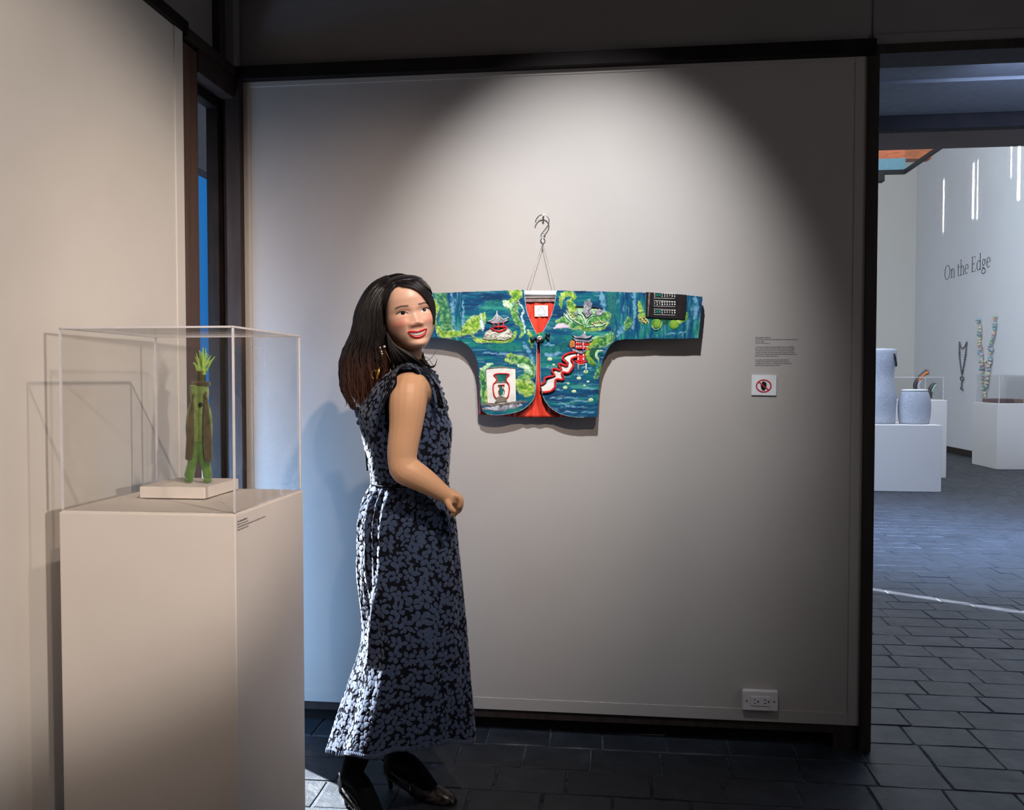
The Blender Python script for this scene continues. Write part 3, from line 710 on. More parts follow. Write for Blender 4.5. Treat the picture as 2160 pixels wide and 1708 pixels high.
RB = [(1005, 622), (1400, 632), (1400, 1010), (1370, 1055), (1345, 1110), (1330, 1160), (1315, 1260), (1308, 1400), (1300, 1535), (1200, 1538), (1110, 1532), (1030, 1510), (970, 1475), (930, 1430), (905, 1380), (893, 1300), (888, 1200), (888, 1050), (886, 985), (892, 945), (930, 880), (972, 790), (995, 700)]
RS = [(1400, 632), (1650, 638), (1800, 646), (1940, 655), (2058, 668), (2050, 760), (2028, 968), (1850, 974), (1700, 970), (1600, 976), (1500, 975), (1440, 985), (1400, 1010)]
def smoothed(pts, k=3):
    return [tuple(s) for s in spline(pts + [pts[0]], len(pts) * k)][:-1]
cloth('front_panel', LB, JY + .02, JY, body_m); cloth('front_panel', RB, JY + .02, JY, body_m)
cloth('sleeve', LS, JY + .026, JY + .001, slv_m, bev=.008); cloth('sleeve', RS, JY + .026, JY + .001, slv_m, bev=.008)
g = Geo()
for side in (LB[0:15], RB[9:23] + [RB[0]]):
    g = Geo(); g.tube([J(x, y, JY - .0005) for x, y in [tuple(s) for s in spline(side, 50)]], .0011, 6); g.out('piping', felt_col('pale_blue_piping', srgb(120, 170, 190), srgb(150, 190, 205)), jk)
# rod, brownish strip painted as the shade below it, label
g = Geo(); g.tube([J(774, 646, JY + .010), J(1008, 646, JY + .010)], .0105, 14); o = g.out('hanging_rod', MT['white'], jk); tag(o, 'white hanging rod across the neck')
box('rod_shade_strip', J(778, 0).x, J(1002, 0).x, JY + .014, JY + .022, J(880, 702).z, J(880, 672).z, felt_col('grey_shadow_band', srgb(120, 100, 98), srgb(150, 130, 124)), jk)
o = slab('sewn_label', [J(842, 729, 0 + JY), J(940, 727), J(940, 807), J(844, 809)], JY + .020, JY + .0155, MT['white'], jk); tag(o, 'white sewn label with a small line drawing')
g = Geo()
for pts in ([(868, 775), (875, 752), (890, 745), (905, 742), (912, 760), (922, 775), (918, 795)], [(880, 770), (886, 766)], [(868, 798), (890, 800), (925, 797)], [(893, 745), (892, 735)]): g.tube([J(x, y, JY + .0152) for x, y in pts], .0005, 4)
g.out('label_drawing', MT['ink3'], jk)
# --- applied felt shapes
dr = random.Random(21)
PAINT = []
SOFT = {'painted_wash', 'ripple', 'leaf_mass', 'leaf_edge', 'leaf_tendril', 'white_wisp', 'leaf_hook', 'stone_ground', 'leaf_arch', 'blush_ground', 'leaf_shade', 'leaf_blade'}
def blob(name, spine, widths, mat, d=.002, rough=.22, n=26, lay=0.0):
    """irregular felt patch along a spine, wide at will; soft wool is laid into the painted surface"""
    if name in SOFT: PAINT.append((spine, widths, FC[mat.name], name)); return
    sp = spline([(x, y, w) for (x, y), w in zip(spine, widths)], n); a, b = [], []
    for i, s in enumerate(sp):
        p0 = sp[max(i - 1, 0)]; p1 = sp[min(i + 1, n - 1)]; d_ = Vector((p1[0] - p0[0], p1[1] - p0[1])); d_ = d_.normalized() if d_.length else Vector((1, 0))
        nn = Vector((-d_.y, d_.x)); w = max(s[2], 1.5) / 2
        a.append((s[0] + nn.x * w * (1 + dr.uniform(-rough, rough)), s[1] + nn.y * w * (1 + dr.uniform(-rough, rough))))
        b.append((s[0] - nn.x * w * (1 + dr.uniform(-rough, rough)), s[1] - nn.y * w * (1 + dr.uniform(-rough, rough))))
    vs, fs = [], []; yf = JY - d - lay
    for q in a: vs.append(J(q[0], q[1], JY))
    for q in sp: vs.append(J(q[0], q[1], JY))
    for q in b: vs.append(J(q[0], q[1], JY))
    for i in range(n): vs[i].y = JY - .0004 - lay; vs[n + i].y = yf; vs[2 * n + i].y = JY - .0004 - lay
    for i in range(n - 1): fs += [(i, i + 1, n + i + 1, n + i), (n + i, n + i + 1, 2 * n + i + 1, 2 * n + i)]
    return build(name, vs, fs, mat, jk, smooth=True)
def shape(name, pts, mat, d=.002, bev=.0006, base=0.0):
    return slab(name, [J(x, y) for x, y in pts], JY + .0005 - base, JY - d - base, mat, jk, bev=bev)
def line(name, pts, r, mat, Y=None, n=None):
    Y = JY - .002 if Y is None else Y
    g = Geo(); g.tube([J(x, y, Y) for x, y in (pts if n is None else [tuple(s) for s in spline(pts, n)])], r, 6); return g.out(name, mat, jk)
px1 = .00049                                      # one crop pixel on the jacket, metres
# washes
for sp_, w_, m_ in (([(250, 650), (255, 760), (262, 930)], [10, 22, 14], wispb), ([(330, 700), (332, 800), (335, 880)], [5, 12, 30], wispb), ([(175, 655), (200, 780), (215, 940)], [60, 66, 90], moss),
                    ([(500, 720), (560, 712), (640, 700)], [20, 34, 12], tealf), ([(500, 1030), (600, 1040), (760, 1035)], [20, 40, 20], tealf),
                    ([(1330, 640), (1335, 700), (1350, 770)], [16, 34, 12], wispb), ([(1400, 640), (1405, 760), (1400, 860)], [60, 70, 30], tealf), ([(1560, 640), (1570, 780), (1550, 900)], [20, 14, 8], wispb),
                    ([(2000, 670), (2010, 760), (1995, 830)], [14, 34, 10], wispb), ([(1100, 965), (1030, 1035), (920, 1060)], [20, 50, 60], tealf), ([(920, 1080), (960, 1090), (1030, 1070)], [10, 24, 10], wispb),
                    ([(1440, 950), (1480, 900), (1500, 860)], [12, 34, 8], wispb), ([(1800, 940), (1860, 930), (1930, 925)], [6, 12, 6], wispb)):
    blob('painted_wash', sp_, w_, m_, .0008, .3)
for (x, y, w) in ((1120, 1395, 120), (1180, 1420, 150), (1000, 1400, 90), (1120, 1460, 160), (1230, 1500, 90), (1240, 1330, 90), (1040, 1285, 80), (1160, 1230, 70), (960, 1180, 60), (1220, 1180, 70), (1050, 1440, 90), (1100, 1500, 110), (955, 1015, 70), (520, 1075, 110), (640, 1085, 130), (1020, 1340, 60)):
    blob('ripple', [(x - w / 2, y + 3), (x - w / 6, y - 4), (x + w / 5, y + 4), (x + w / 2, y)], [2, 9, 7, 2], wispb, .0007, .35, 14)
# left sleeve / left front foliage
blob('leaf_mass', [(95, 690), (120, 740), (112, 800), (125, 860)], [40, 74, 50, 30], lime, .003)
blob('leaf_mass', [(85, 760), (100, 810), (90, 870)], [20, 40, 24], pale, .0036)
blob('leaf_mass', [(140, 890), (190, 940), (260, 935), (340, 940)], [20, 50, 40, 24], lime, .0025)
blob('leaf_mass', [(320, 932), (380, 890), (430, 860), (468, 822), (488, 785)], [26, 92, 96, 50, 12], lime, .0035)
blob('leaf_mass', [(462, 810), (466, 860), (470, 910)], [6, 18, 8], wisp, .0045)
blob('leaf_edge', [(395, 945), (440, 985), (540, 988), (640, 990), (690, 965), (712, 915)], [10, 26, 18, 20, 26, 14], lime, .0025)
blob('leaf_mass', [(700, 622), (722, 650), (690, 690), (650, 712)], [84, 70, 44, 22], lime, .003)
blob('leaf_mass', [(632, 705), (650, 725), (690, 745)], [20, 44, 26], pale, .004)
blob('leaf_tendril', [(730, 705), (700, 760), (716, 830), (760, 880), (768, 920), (740, 965)], [20, 48, 40, 32, 26, 10], moss, .003)
blob('leaf_tendril', [(735, 700), (760, 760), (755, 820), (775, 880), (775, 930)], [5, 8, 8, 8, 5], wisp, .0045)
line('grey_curl', [(745, 712), (720, 706), (702, 735), (715, 775), (740, 800)], .0012, greyf, JY - .004, 20)
blob('leaf_tendril', [(805, 915), (815, 960), (830, 1030)], [12, 22, 10], lime, .0025)
blob('white_wisp', [(770, 1000), (810, 1080), (835, 1150), (832, 1220)], [12, 28, 20, 6], wispb, .002)
blob('leaf_hook', [(745, 1125), (700, 1090), (655, 1095), (650, 1130), (690, 1148)], [16, 18, 22, 20, 10], lime, .004)
blob('leaf_mass', [(700, 1120), (770, 1140), (815, 1190), (800, 1240), (750, 1250)], [60, 76, 80, 60, 30], moss, .003)
blob('leaf_mass', [(740, 1160), (790, 1180), (822, 1215)], [30, 40, 26], pale, .0042)
blob('leaf_mass', [(730, 1290), (770, 1320), (805, 1330), (790, 1370)], [50, 96, 90, 40], lime, .003)
blob('leaf_mass', [(470, 1190), (500, 1170), (540, 1150)], [26, 26, 8], pale, .0025)
blob('leaf_mass', [(470, 1210), (480, 1290), (490, 1370), (482, 1440)], [34, 46, 54, 26], moss, .0025)
blob('leaf_mass', [(520, 1290), (515, 1350), (500, 1420)], [26, 46, 20], lime, .0048, lay=.002)
blob('stone_ground', [(470, 1445), (560, 1440), (680, 1432), (790, 1420)], [10, 34, 26, 6], brownf, .003)
blob('stone_ground', [(480, 1475), (560, 1478), (680, 1462), (760, 1448)], [10, 26, 22, 4], greyf, .002)
# small pagoda
shape('rocks', [(475, 972), (492, 925), (535, 898), (590, 912), (640, 893), (672, 905), (690, 940), (682, 962), (640, 985), (560, 978), (520, 982)], rockf, .006, .0014)
for (x, y, w) in ((510, 945, 40), (560, 935, 44), (600, 960, 50), (650, 930, 40), (655, 960, 44)): blob('rock_streak', [(x - w / 2, y + 6), (x, y - 8), (x + w / 2, y + 4)], [4, 13, 4], whitef, .003, .3, 10, lay=.006)
for x in (551, 585, 622): line('red_pillar', [(x, 848), (x, 900)], .0024, redf, JY - .006)
line('red_railing', [(528, 893), (560, 912), (592, 918), (625, 908), (645, 888), (620, 884), (560, 886)], .0034, redf, JY - .007, 20)
shape('pagoda_roof', [(503, 848), (525, 842), (550, 825), (566, 800), (574, 775), (584, 800), (600, 818), (625, 828), (655, 812), (650, 835), (663, 838), (630, 855), (590, 860), (545, 863)], greyf, .008, .0016)
for p_ in ([(574, 770), (575, 862)], [(508, 845), (545, 835), (566, 800)], [(660, 815), (620, 835), (585, 805)]): line('roof_ridge', p_, .0014, whitef, JY - .009)
# vase picture
shape('vase_panel', [(497, 1192), (600, 1183), (708, 1184), (712, 1422), (610, 1440), (508, 1434)], whitef, .004, .0008)
blob('panel_lintel', [(497, 1190), (600, 1178), (708, 1186)], [10, 16, 8], brownf, .006)
VY = JY - .0055
shape('vase_neck', [(565, 1232), (655, 1230), (640, 1262), (642, 1280), (572, 1280), (580, 1260)], tealf, .0012, .0003, .004)
shape('vase_belt', [(562, 1278), (650, 1278), (650, 1290), (562, 1290)], brownf, .0014, .0003, .004)
for p_ in ([(552, 1232), (575, 1224), (610, 1222), (664, 1228), (645, 1250), (642, 1275), (660, 1300), (664, 1340), (655, 1385), (642, 1402)], [(552, 1232), (572, 1255), (568, 1280), (550, 1300), (548, 1340), (556, 1380), (570, 1402)]): line('vase_outline', p_, .0026, redf, VY, 34)
shape('vase_foot', [(575, 1392), (605, 1380), (640, 1394), (650, 1424), (560, 1432), (572, 1412)], brownf, .003, .0006, .004)
shape('small_vase', [(592, 1312), (618, 1310), (614, 1325), (624, 1345), (618, 1372), (600, 1380), (588, 1350), (597, 1326)], tealf, .0016, .0003, .004)
line('small_vase_rim', [(584, 1306), (605, 1304), (630, 1303)], .0017, redf, VY - .001)
for p_ in ([(588, 1310), (596, 1330), (586, 1350), (594, 1378)], [(628, 1308), (620, 1328), (630, 1350), (622, 1374)]): line('small_vase_outline', p_, .0011, redf, VY - .001, 14)
# right front
blob('leaf_arch', [(1035, 745), (1035, 690), (1065, 650), (1105, 645), (1135, 672), (1110, 690)], [14, 26, 30, 44, 26, 10], lime, .0025)
blob('leaf_mass', [(1090, 715), (1120, 750), (1125, 800)], [40, 66, 40], lime, .003)
shape('garden_wall', [(1145, 742), (1335, 752), (1340, 830), (1150, 830)], pale, .002, .0004)
line('garden_wall_coping', [(1142, 740), (1240, 742), (1338, 754)], .0028, blackf, JY - .003)
rk = [(1200, 725), (1205, 700), (1222, 705), (1228, 688), (1245, 685), (1248, 705), (1262, 715), (1258, 745), (1250, 760), (1258, 790), (1240, 810), (1222, 822), (1205, 800), (1190, 778), (1200, 750)]
shape('scholar_rock', rk, greyf, .008, .0016)
for (x, y) in ((1215, 740), (1238, 765), (1228, 718), (1218, 790)): blob('rock_shade', [(x - 8, y + 6), (x, y), (x + 9, y - 5)], [2, 7, 2], brownf, .002, .3, 8, lay=.008)
shape('side_rock', [(1282, 790), (1290, 768), (1312, 755), (1336, 765), (1340, 785), (1322, 805), (1300, 808)], greyf, .006, .0014)
shape('side_rock', [(1130, 800), (1138, 770), (1152, 765), (1164, 790), (1150, 806)], greyf, .005, .0012)
blob('blush_ground', [(988, 895), (1040, 880), (1130, 884)], [12, 36, 12], pinkg, .002)
blob('leaf_mass', [(1010, 850), (1080, 835), (1140, 850)], [20, 60, 60], moss, .0022)
blob('leaf_mass', [(1130, 870), (1200, 850), (1290, 840), (1370, 800)], [70, 110, 120, 50], moss, .0024)
blob('leaf_mass', [(1180, 890), (1260, 895), (1330, 885), (1372, 860)], [30, 40, 44, 20], lime, .003)
for p_ in ([(1075, 770), (1100, 820), (1140, 850), (1200, 880)], [(1130, 790), (1180, 800), (1205, 850), (1215, 888)], [(1215, 888), (1225, 840), (1260, 810), (1310, 800)], [(1210, 892), (1260, 885), (1330, 880), (1362, 862)], [(1060, 790), (1075, 820), (1110, 850)]):
    blob('leaf_blade', p_, [4, 20, 16, 4], pale, .004, .15); line('leaf_rib', p_, .0009, tealf, JY - .0048, 16)
for (x, y) in ((1105, 795), (1118, 808), (1160, 857), (1285, 855), (1262, 862), (1300, 850), (1322, 846), (1275, 872), (1348, 865), (1335, 852), (1130, 830)):
    g = Geo(); g.add(ball_geo(J(x, y, JY - .004), .0032, 8, 6, (1, .6, 1))); g.out('blossom', pinkf, jk)
# lakeside pavilion
shape('pavilion_wall', [(1140, 982), (1248, 990), (1245, 1052), (1140, 1046)], redf, .004, .0006)
for k in range(7):
    x = 1150 + k * 14.5
    if k == 3: continue
    for y in (996, 1026): shape('lattice_window', [(x - 4, y - 6), (x + 4, y - 5), (x + 4, y + 7), (x - 4, y + 6)], whitef, .001, 0, .004)
for y in (1012, 1040): line('red_rail', [(1142, y), (1246, y + 5)], .0014, redf, JY - .006)
line('white_post', [(1195, 985), (1197, 1050)], .0016, whitef, JY - .006)
shape('pavilion_lower_wall', [(1150, 1072), (1212, 1078), (1208, 1138), (1150, 1134)], redf, .004, .0006)
for x in (1160, 1198):
    for y in (1088, 1115): shape('lattice_window', [(x - 4, y - 8), (x + 4, y - 8), (x + 4, y + 8), (x - 4, y + 8)], whitef, .001, 0, .004)
blob('pavilion_deck', [(1135, 1125), (1175, 1148), (1225, 1132)], [10, 20, 10], redf, .006); blob('pavilion_deck', [(1140, 1150), (1180, 1158), (1220, 1150)], [4, 9, 4], whitef, .005)
for x, y in ((1160, 1195), (1217, 1205)): line('white_stilt', [(x, 1152), (x, y)], .0022, whitef, JY - .003)
line('red_stilt', [(1160, 1140), (1160, 1192)], .0008, redf, JY - .005)
for nm, p_ in (('pavilion_roof', [(1118, 945), (1150, 955), (1180, 948), (1202, 930), (1225, 955), (1262, 945), (1250, 962), (1220, 972), (1180, 968), (1140, 968)]), ('pavilion_roof', [(1118, 962), (1150, 975), (1195, 980), (1240, 985), (1270, 968), (1262, 990), (1230, 1000), (1180, 992), (1140, 990)]), ('pavilion_eave', [(1105, 1035), (1130, 1048), (1185, 1060), (1230, 1045), (1212, 1068), (1185, 1082), (1150, 1070), (1118, 1058)])): shape(nm, p_, greyf, .008, .0012)
blob('roof_finial', [(1204, 915), (1206, 935), (1200, 960)], [5, 14, 4], whitef, .009)
shape('lantern_sign', [(1102, 992), (1112, 984), (1134, 988), (1134, 1028), (1106, 1036), (1100, 1020)], orangef, .005, .001)
for p_ in ([(1108, 1000), (1128, 1000)], [(1110, 1014), (1128, 1012)], [(1112, 996), (1110, 1026)], [(1124, 996), (1124, 1026)]): line('lantern_mark', p_, .0009, lime, JY - .0055)
# zigzag bridge
shape('bridge_deck', [(1140, 1075), (1085, 1088), (1058, 1112), (1095, 1148), (1085, 1170), (1035, 1158), (1048, 1200), (1000, 1198), (985, 1210), (1000, 1245), (940, 1270), (928, 1300), (890, 1312), (905, 1350), (960, 1345), (985, 1320), (995, 1262), (1050, 1262), (1045, 1215), (1085, 1218), (1118, 1165), (1105, 1120), (1150, 1100)], whitef, .004, .0006)
line('bridge_railing', [(1142, 1068), (1085, 1078), (1046, 1112), (1082, 1150), (1074, 1165), (1020, 1150), (1034, 1196), (985, 1186), (972, 1205), (988, 1236), (925, 1252), (915, 1290), (888, 1302)], .0042, redf, JY - .006, 60)
line('bridge_railing', [(1150, 1100), (1112, 1118), (1128, 1158), (1092, 1216), (1044, 1214), (1054, 1264), (1000, 1266), (992, 1322), (960, 1350), (906, 1358)], .0046, redf, JY - .006, 60)
# hanging tree
blob('leaf_mass', [(1405, 930), (1385, 970), (1330, 990), (1275, 1000)], [12, 60, 78, 60], moss, .004)
blob('leaf_curl', [(1330, 985), (1270, 1000), (1235, 1040), (1228, 1095), (1262, 1140), (1285, 1160)], [20, 50, 44, 40, 50, 20], lime, .007)
blob('leaf_shade', [(1300, 1040), (1270, 1075), (1275, 1120)], [30, 50, 20], felt_col('dark_green_felt', srgb(20, 60, 46), srgb(34, 84, 56)), .003)
blob('leaf_swirl', [(1340, 1060), (1300, 1060), (1290, 1095), (1305, 1120), (1310, 1150)], [10, 30, 34, 20, 6], pale, .005)
for p_ in ([(1335, 1062), (1305, 1075), (1302, 1105)], [(1345, 1080), (1320, 1085), (1312, 1130)]): line('swirl_line', p_, .0009, tealf, JY - .006, 10)
blob('leaf_mass', [(1325, 1160), (1310, 1210), (1290, 1250)], [16, 34, 20], moss, .003)
for (x, y, r) in ((955, 1118, 20), (983, 1158, 13), (1215, 1210, 19), (1165, 1256, 18), (1231, 1280, 12), (1088, 1293, 13), (1205, 1308, 12), (1066, 1324, 19), (1129, 1350, 18), (1252, 1412, 20)):
    build('lily_pad', *ball_geo(J(x, y, JY - .001), r * px1, 14, 6, (1, .25, .72)), padf, jk, smooth=True)
# dark lattice window on the right sleeve
shape('dark_window', [(1648, 636), (1800, 646), (1942, 656), (1938, 760), (1928, 832), (1780, 826), (1645, 816)], blackf, .006, .001)
line('window_edge_stripe', [(1672, 642), (1668, 730), (1664, 812)], .0028, brownf, JY - .0062)
for r0, yy in enumerate((655, 714, 775)):
    line('lattice_rail', [(1706, yy - 18), (1862, yy - 11)], .0008, whitef, JY - .0068); line('lattice_rail', [(1704, yy + 22), (1858, yy + 26)], .0008, whitef, JY - .0068)
    for k in range(9):
        x = 1710 + k * 18
        h = dr.choice((10, 14, 16)); wd_ = dr.choice((3, 4, 5))
        if r0 != 1 and k in (1, 2): shape('lattice_fret', [(x - 6, yy - 8), (x + 8, yy - 7), (x + 8, yy + 12), (x - 6, yy + 11)], tealf, .0008, 0, .006); continue
        shape('lattice_fret', [(x - wd_, yy - h * .7), (x + wd_, yy - h * .7 + 1), (x + wd_, yy - 2), (x - wd_, yy - 2)], whitef, .001, 0, .006)
        shape('lattice_fret', [(x - wd_ * .6, yy + 5), (x + wd_, yy + 5), (x + wd_, yy + h), (x - wd_ * .6, yy + h)], whitef, .001, 0, .006)
blob('leaf_mass', [(1603, 710), (1610, 770), (1622, 830), (1660, 855)], [10, 34, 46, 20], lime, .003)
blob('leaf_mass', [(1935, 785), (1930, 820), (1890, 850)], [14, 22, 26], lime, .003)
for (x, y, r) in ((1722, 862, 38), (1850, 868, 36)):
    build('round_leaf', *ball_geo(J(x, y, JY - .001), r * px1, 18, 6, (1, .15, .95)), lime, jk, smooth=True)
line('round_leaf_rim', [(1690, 880), (1705, 902), (1722, 906), (1748, 895), (1762, 868), (1765, 850)], .0013, pale, JY - .003, 16)
blob('leaf_shade', [(1770, 835), (1785, 850), (1800, 836)], [20, 34, 20], felt_col('dark_green_felt', srgb(20, 60, 46), srgb(34, 84, 56)), .003)
blob('leaf_mass', [(1530, 820), (1522, 860), (1505, 900)], [20, 44, 14], moss, .002)
for (x, y) in ((1608, 822), (1634, 816), (1622, 834), (1648, 832), (1636, 852), (1657, 846), (1625, 846)):
    g = Geo(); g.add(ball_geo(J(x, y, JY - .005), .0030, 8, 6, (1, .6, 1))); g.out('blossom', pinkf, jk)
# the wool picture: a fine surface on each panel, coloured stroke by stroke
def vnoise(x, y, seed):
    rs = np.random.RandomState(seed); T = rs.rand(256, 256)
    xi = np.floor(x).astype(int); yi = np.floor(y).astype(int); fx = x - xi; fy = y - yi
    fx = fx * fx * (3 - 2 * fx); fy = fy * fy * (3 - 2 * fy)
    g_ = lambda a, b: T[(a & 255), (b & 255)]
    return (g_(xi, yi) * (1 - fx) + g_(xi + 1, yi) * fx) * (1 - fy) + (g_(xi, yi + 1) * (1 - fx) + g_(xi + 1, yi + 1) * fx) * fy
def fbm(x, y, seed, o=4):
    a = 0; t_ = 0; amp = 1
    for k in range(o): a = a + amp * vnoise(x, y, seed + k); t_ += amp; x = x * 2.03; y = y * 2.03; amp *= .55
    return a / t_
def inside(x, y, poly):
    r = np.zeros(x.shape, bool); n = len(poly)
    for i in range(n):
        (xa, ya), (xb, yb) = poly[i], poly[(i + 1) % n]
        if ya == yb: continue
        c_ = ((ya > y) != (yb > y)) & (x < (xb - xa) * (y - ya) / (yb - ya) + xa); r ^= c_
    return r
paintm = N('painted_wool'); paintm.b.inputs['Roughness'].default_value = .9; paintm.b.inputs['Specular IOR Level'].default_value = .18; paintm.b.inputs['Sheen Weight'].default_value = .15
vc = paintm.n('ShaderNodeVertexColor', layer_name='wool'); paintm.l(vc.outputs[0], paintm.b.inputs['Base Color']); paintm.bump(paintm.noise(paintm.coord('Object'), 420, 5), .6, .0014); paintm = paintm.m
L3 = lambda c: np.array(c[:3])
def painted(label_, poly, sleeve):
    st = 3.4
    xs = [p[0] for p in poly]; ys = [p[1] for p in poly]
    gx = np.arange(min(xs) + 2, max(xs) - 1, st); gy_ = np.arange(min(ys) + 2, max(ys) - 1, st)
    X, Y = np.meshgrid(gx, gy_); sh = X.shape
    if sleeve: u1, v1 = X / 26, Y / 150
    else: u1, v1 = X / 170, Y / 30
    wx = (fbm(X / 60, Y / 60, 5) - .5) * 60; wy = (fbm(X / 60, Y / 60, 9) - .5) * 60
    a = fbm(u1 + wx / 120, v1 + wy / 120, 11, 5)[..., None]
    stops = [(0.25, srgb(6, 46, 78)), (.42, srgb(8, 68, 104)), (.55, srgb(8, 86, 106)), (.68, srgb(20, 112, 100)), (.8, srgb(60, 138, 126))]
    col = np.zeros(sh + (3,)) + L3(stops[0][1])
    for (p0, c0_), (p1, c1_) in zip(stops[:-1], stops[1:]):
        t_ = np.clip((a - p0) / (p1 - p0), 0, 1); col = col * (1 - t_) + L3(c1_) * t_
    fib = fbm(u1 * 3 + wx / 40, v1 * 3, 31, 4); t_ = (np.clip((fib - .62) / .16, 0, 1) * (.55 if sleeve else .35))[..., None]
    col = col * (1 - t_) + L3(srgb(120, 168, 190)) * t_
    rel = np.zeros(sh)
    n1 = fbm(X / 14, Y / 14, 41, 4); n2 = fbm(X / 24 + 7, Y / 24, 51, 4); n3 = fbm(X / 6, Y / 6, 61, 3)
    for k, (sp_, w_, cc3, nm) in enumerate(PAINT):
        q = np.array(spline([(x, y, w) for (x, y), w in zip(sp_, w_)], 18))
        m_ = q[:, 2].max() + 40
        sel = (X > q[:, 0].min() - m_) & (X < q[:, 0].max() + m_) & (Y > q[:, 1].min() - m_) & (Y < q[:, 1].max() + m_)
        if not sel.any(): continue
        thin = nm in ('ripple', 'painted_wash', 'white_wisp')
        am = 10 if nm == 'ripple' else (26 if not nm == 'leaf_blade' else 4)
        xw = X[sel] + (n1[sel] - .5) * am + wx[sel] * (.1 if nm == 'ripple' else .3) * (0 if nm == 'leaf_blade' else 1); yw = Y[sel] + (n2[sel] - .5) * am
        d_ = np.full(xw.shape, 9.0)
        for (ax, ay, aw), (bx_, by_, bw) in zip(q[:-1], q[1:]):
            vx, vy = bx_ - ax, by_ - ay; ll = vx * vx + vy * vy + 1e-6
            t = np.clip(((xw - ax) * vx + (yw - ay) * vy) / ll, 0, 1)
            dd = np.hypot(xw - ax - vx * t, yw - ay - vy * t) / ((aw + (bw - aw) * t) / 2 + 1.5); d_ = np.minimum(d_, dd)
        soft = .75 if thin else .3
        al = np.clip((1 + soft * .6 - d_ - (n3[sel] - .5) * .5) / soft, 0, 1) * (.75 if thin else 1.0)
        mixn = np.clip((n2[sel] * .5 + n1[sel] * .5 - .36) / .3 + (n3[sel] - .5) * .35, 0, 1)[..., None]
        c1_, c2_, c3_ = [L3(c) for c in cc3]
        cc_ = np.where(mixn < .5, c1_ + (c2_ - c1_) * mixn * 2, c2_ + (c3_ - c2_) * (mixn - .5) * 2)
        if nm in ('leaf_mass', 'leaf_edge', 'leaf_tendril', 'leaf_arch', 'leaf_hook'):                       # paler wool rim
            rim = np.exp(-((d_ - .95) / .12) ** 2)[..., None] * .6 * n1[sel][..., None] * 1.6; cc_ = cc_ * (1 - rim) + L3(srgb(206, 218, 170)) * rim
        col[sel] = col[sel] * (1 - al[..., None]) + cc_ * al[..., None]
        rel[sel] = np.maximum(rel[sel], al * (0.0 if thin else .0012) * (.6 + .8 * n3[sel]))
    ins = inside(X, Y, poly)
    # 3.4 crop pixels of margin are left to the panel's rounded edge
    idx = -np.ones(sh, int); idx[ins] = np.arange(ins.sum())
    o0 = J(0, 0); ex = J(1000, 0) - o0; ez = J(0, 1000) - o0
    pv = np.array([[*J(x, y)] for x, y in zip(X[ins], Y[ins])])
    pv[:, 1] = JY - .0007 - rel[ins] - (.0006 * (n1[ins] - .5)) - (.001 if not sleeve else 0)
    a0, a1, a2, a3 = idx[:-1, :-1], idx[:-1, 1:], idx[1:, 1:], idx[1:, :-1]
    ok = (a0 >= 0) & (a1 >= 0) & (a2 >= 0) & (a3 >= 0)
    fc_ = np.stack([a0[ok], a1[ok], a2[ok], a3[ok]], 1)
    me = bpy.data.meshes.new('wool_picture'); me.from_pydata(pv.tolist(), [], fc_.tolist()); me.update()
    at = me.color_attributes.new('wool', 'FLOAT_COLOR', 'POINT'); at.data.foreach_set('color', np.concatenate([col[ins], np.ones((ins.sum(), 1))], 1).astype(np.float32).ravel())
    return link_mesh('wool_picture', me, paintm, jk, None, True)
for pl, slv in ((LB, False), (RB, False), (LS, True), (RS, True)): painted('', pl, slv)
# dark lattice piece hanging at the left sleeve, half behind her chin
shape('hanging_lattice', [(-60, 640), (110, 640), (118, 672), (105, 700), (60, 690), (-60, 700)], brownf, .004, .001)
shape('dark_lattice_tab', [(-70, 955), (48, 955), (48, 1110), (-20, 1150), (-70, 1140)], blackf, .004, .001)
for p_ in ([(-40, 1010), (40, 1000)], [(40, 1000), (40, 1075)], [(-30, 1075), (40, 1078)], [(0, 1015), (-8, 1065)], [(20, 1010), (18, 1060)], [(-50, 1100), (30, 1104)], [(-10, 1085), (-14, 1130)]): line('tab_mark', p_, .0022, whitef, JY - .005)
# toggle at the closure
tg = Geo(); tg.add(ball_geo(J(888, 958, JY - .010), .0165, 18, 12, (1, .55, 1))); o = tg.out('toggle_button', tealf, jk); tag(o, 'round toggle button with a small white face-like centre')
for nm, q, r, m_ in (('toggle_centre', (884, 966), .0088, whitef), ('toggle_dot', (878, 962), .0022, MT['black']), ('toggle_dot', (890, 958), .0022, MT['black']), ('toggle_dot', (897, 969), .0024, redf), ('toggle_dot', (876, 975), .0024, redf), ('toggle_leaf', (876, 938), .005, lime)):
    tz = JY - (.0175 if r > .005 else (.0235 if nm != 'toggle_leaf' else .0165)); build(nm, *ball_geo(J(q[0], q[1], tz), r, 12, 8, (1, .6, 1)), m_, o, smooth=True)
for pts in ([(870, 960), (850, 965), (832, 975), (818, 962), (830, 985)], [(905, 952), (925, 955), (942, 940), (938, 965), (950, 975)]):
    g = Geo(); g.tube([J(x, y, JY - .006) for x, y in [tuple(s) for s in spline(pts, 16)]], .0042, 8); g.add(ball_geo(J(pts[2][0], pts[2][1], JY - .006), .0078, 12, 8)); g.out('knot_loop', MT['black'] if False else M('dark_teal_cord', srgb(14, 40, 52), .5), jk)
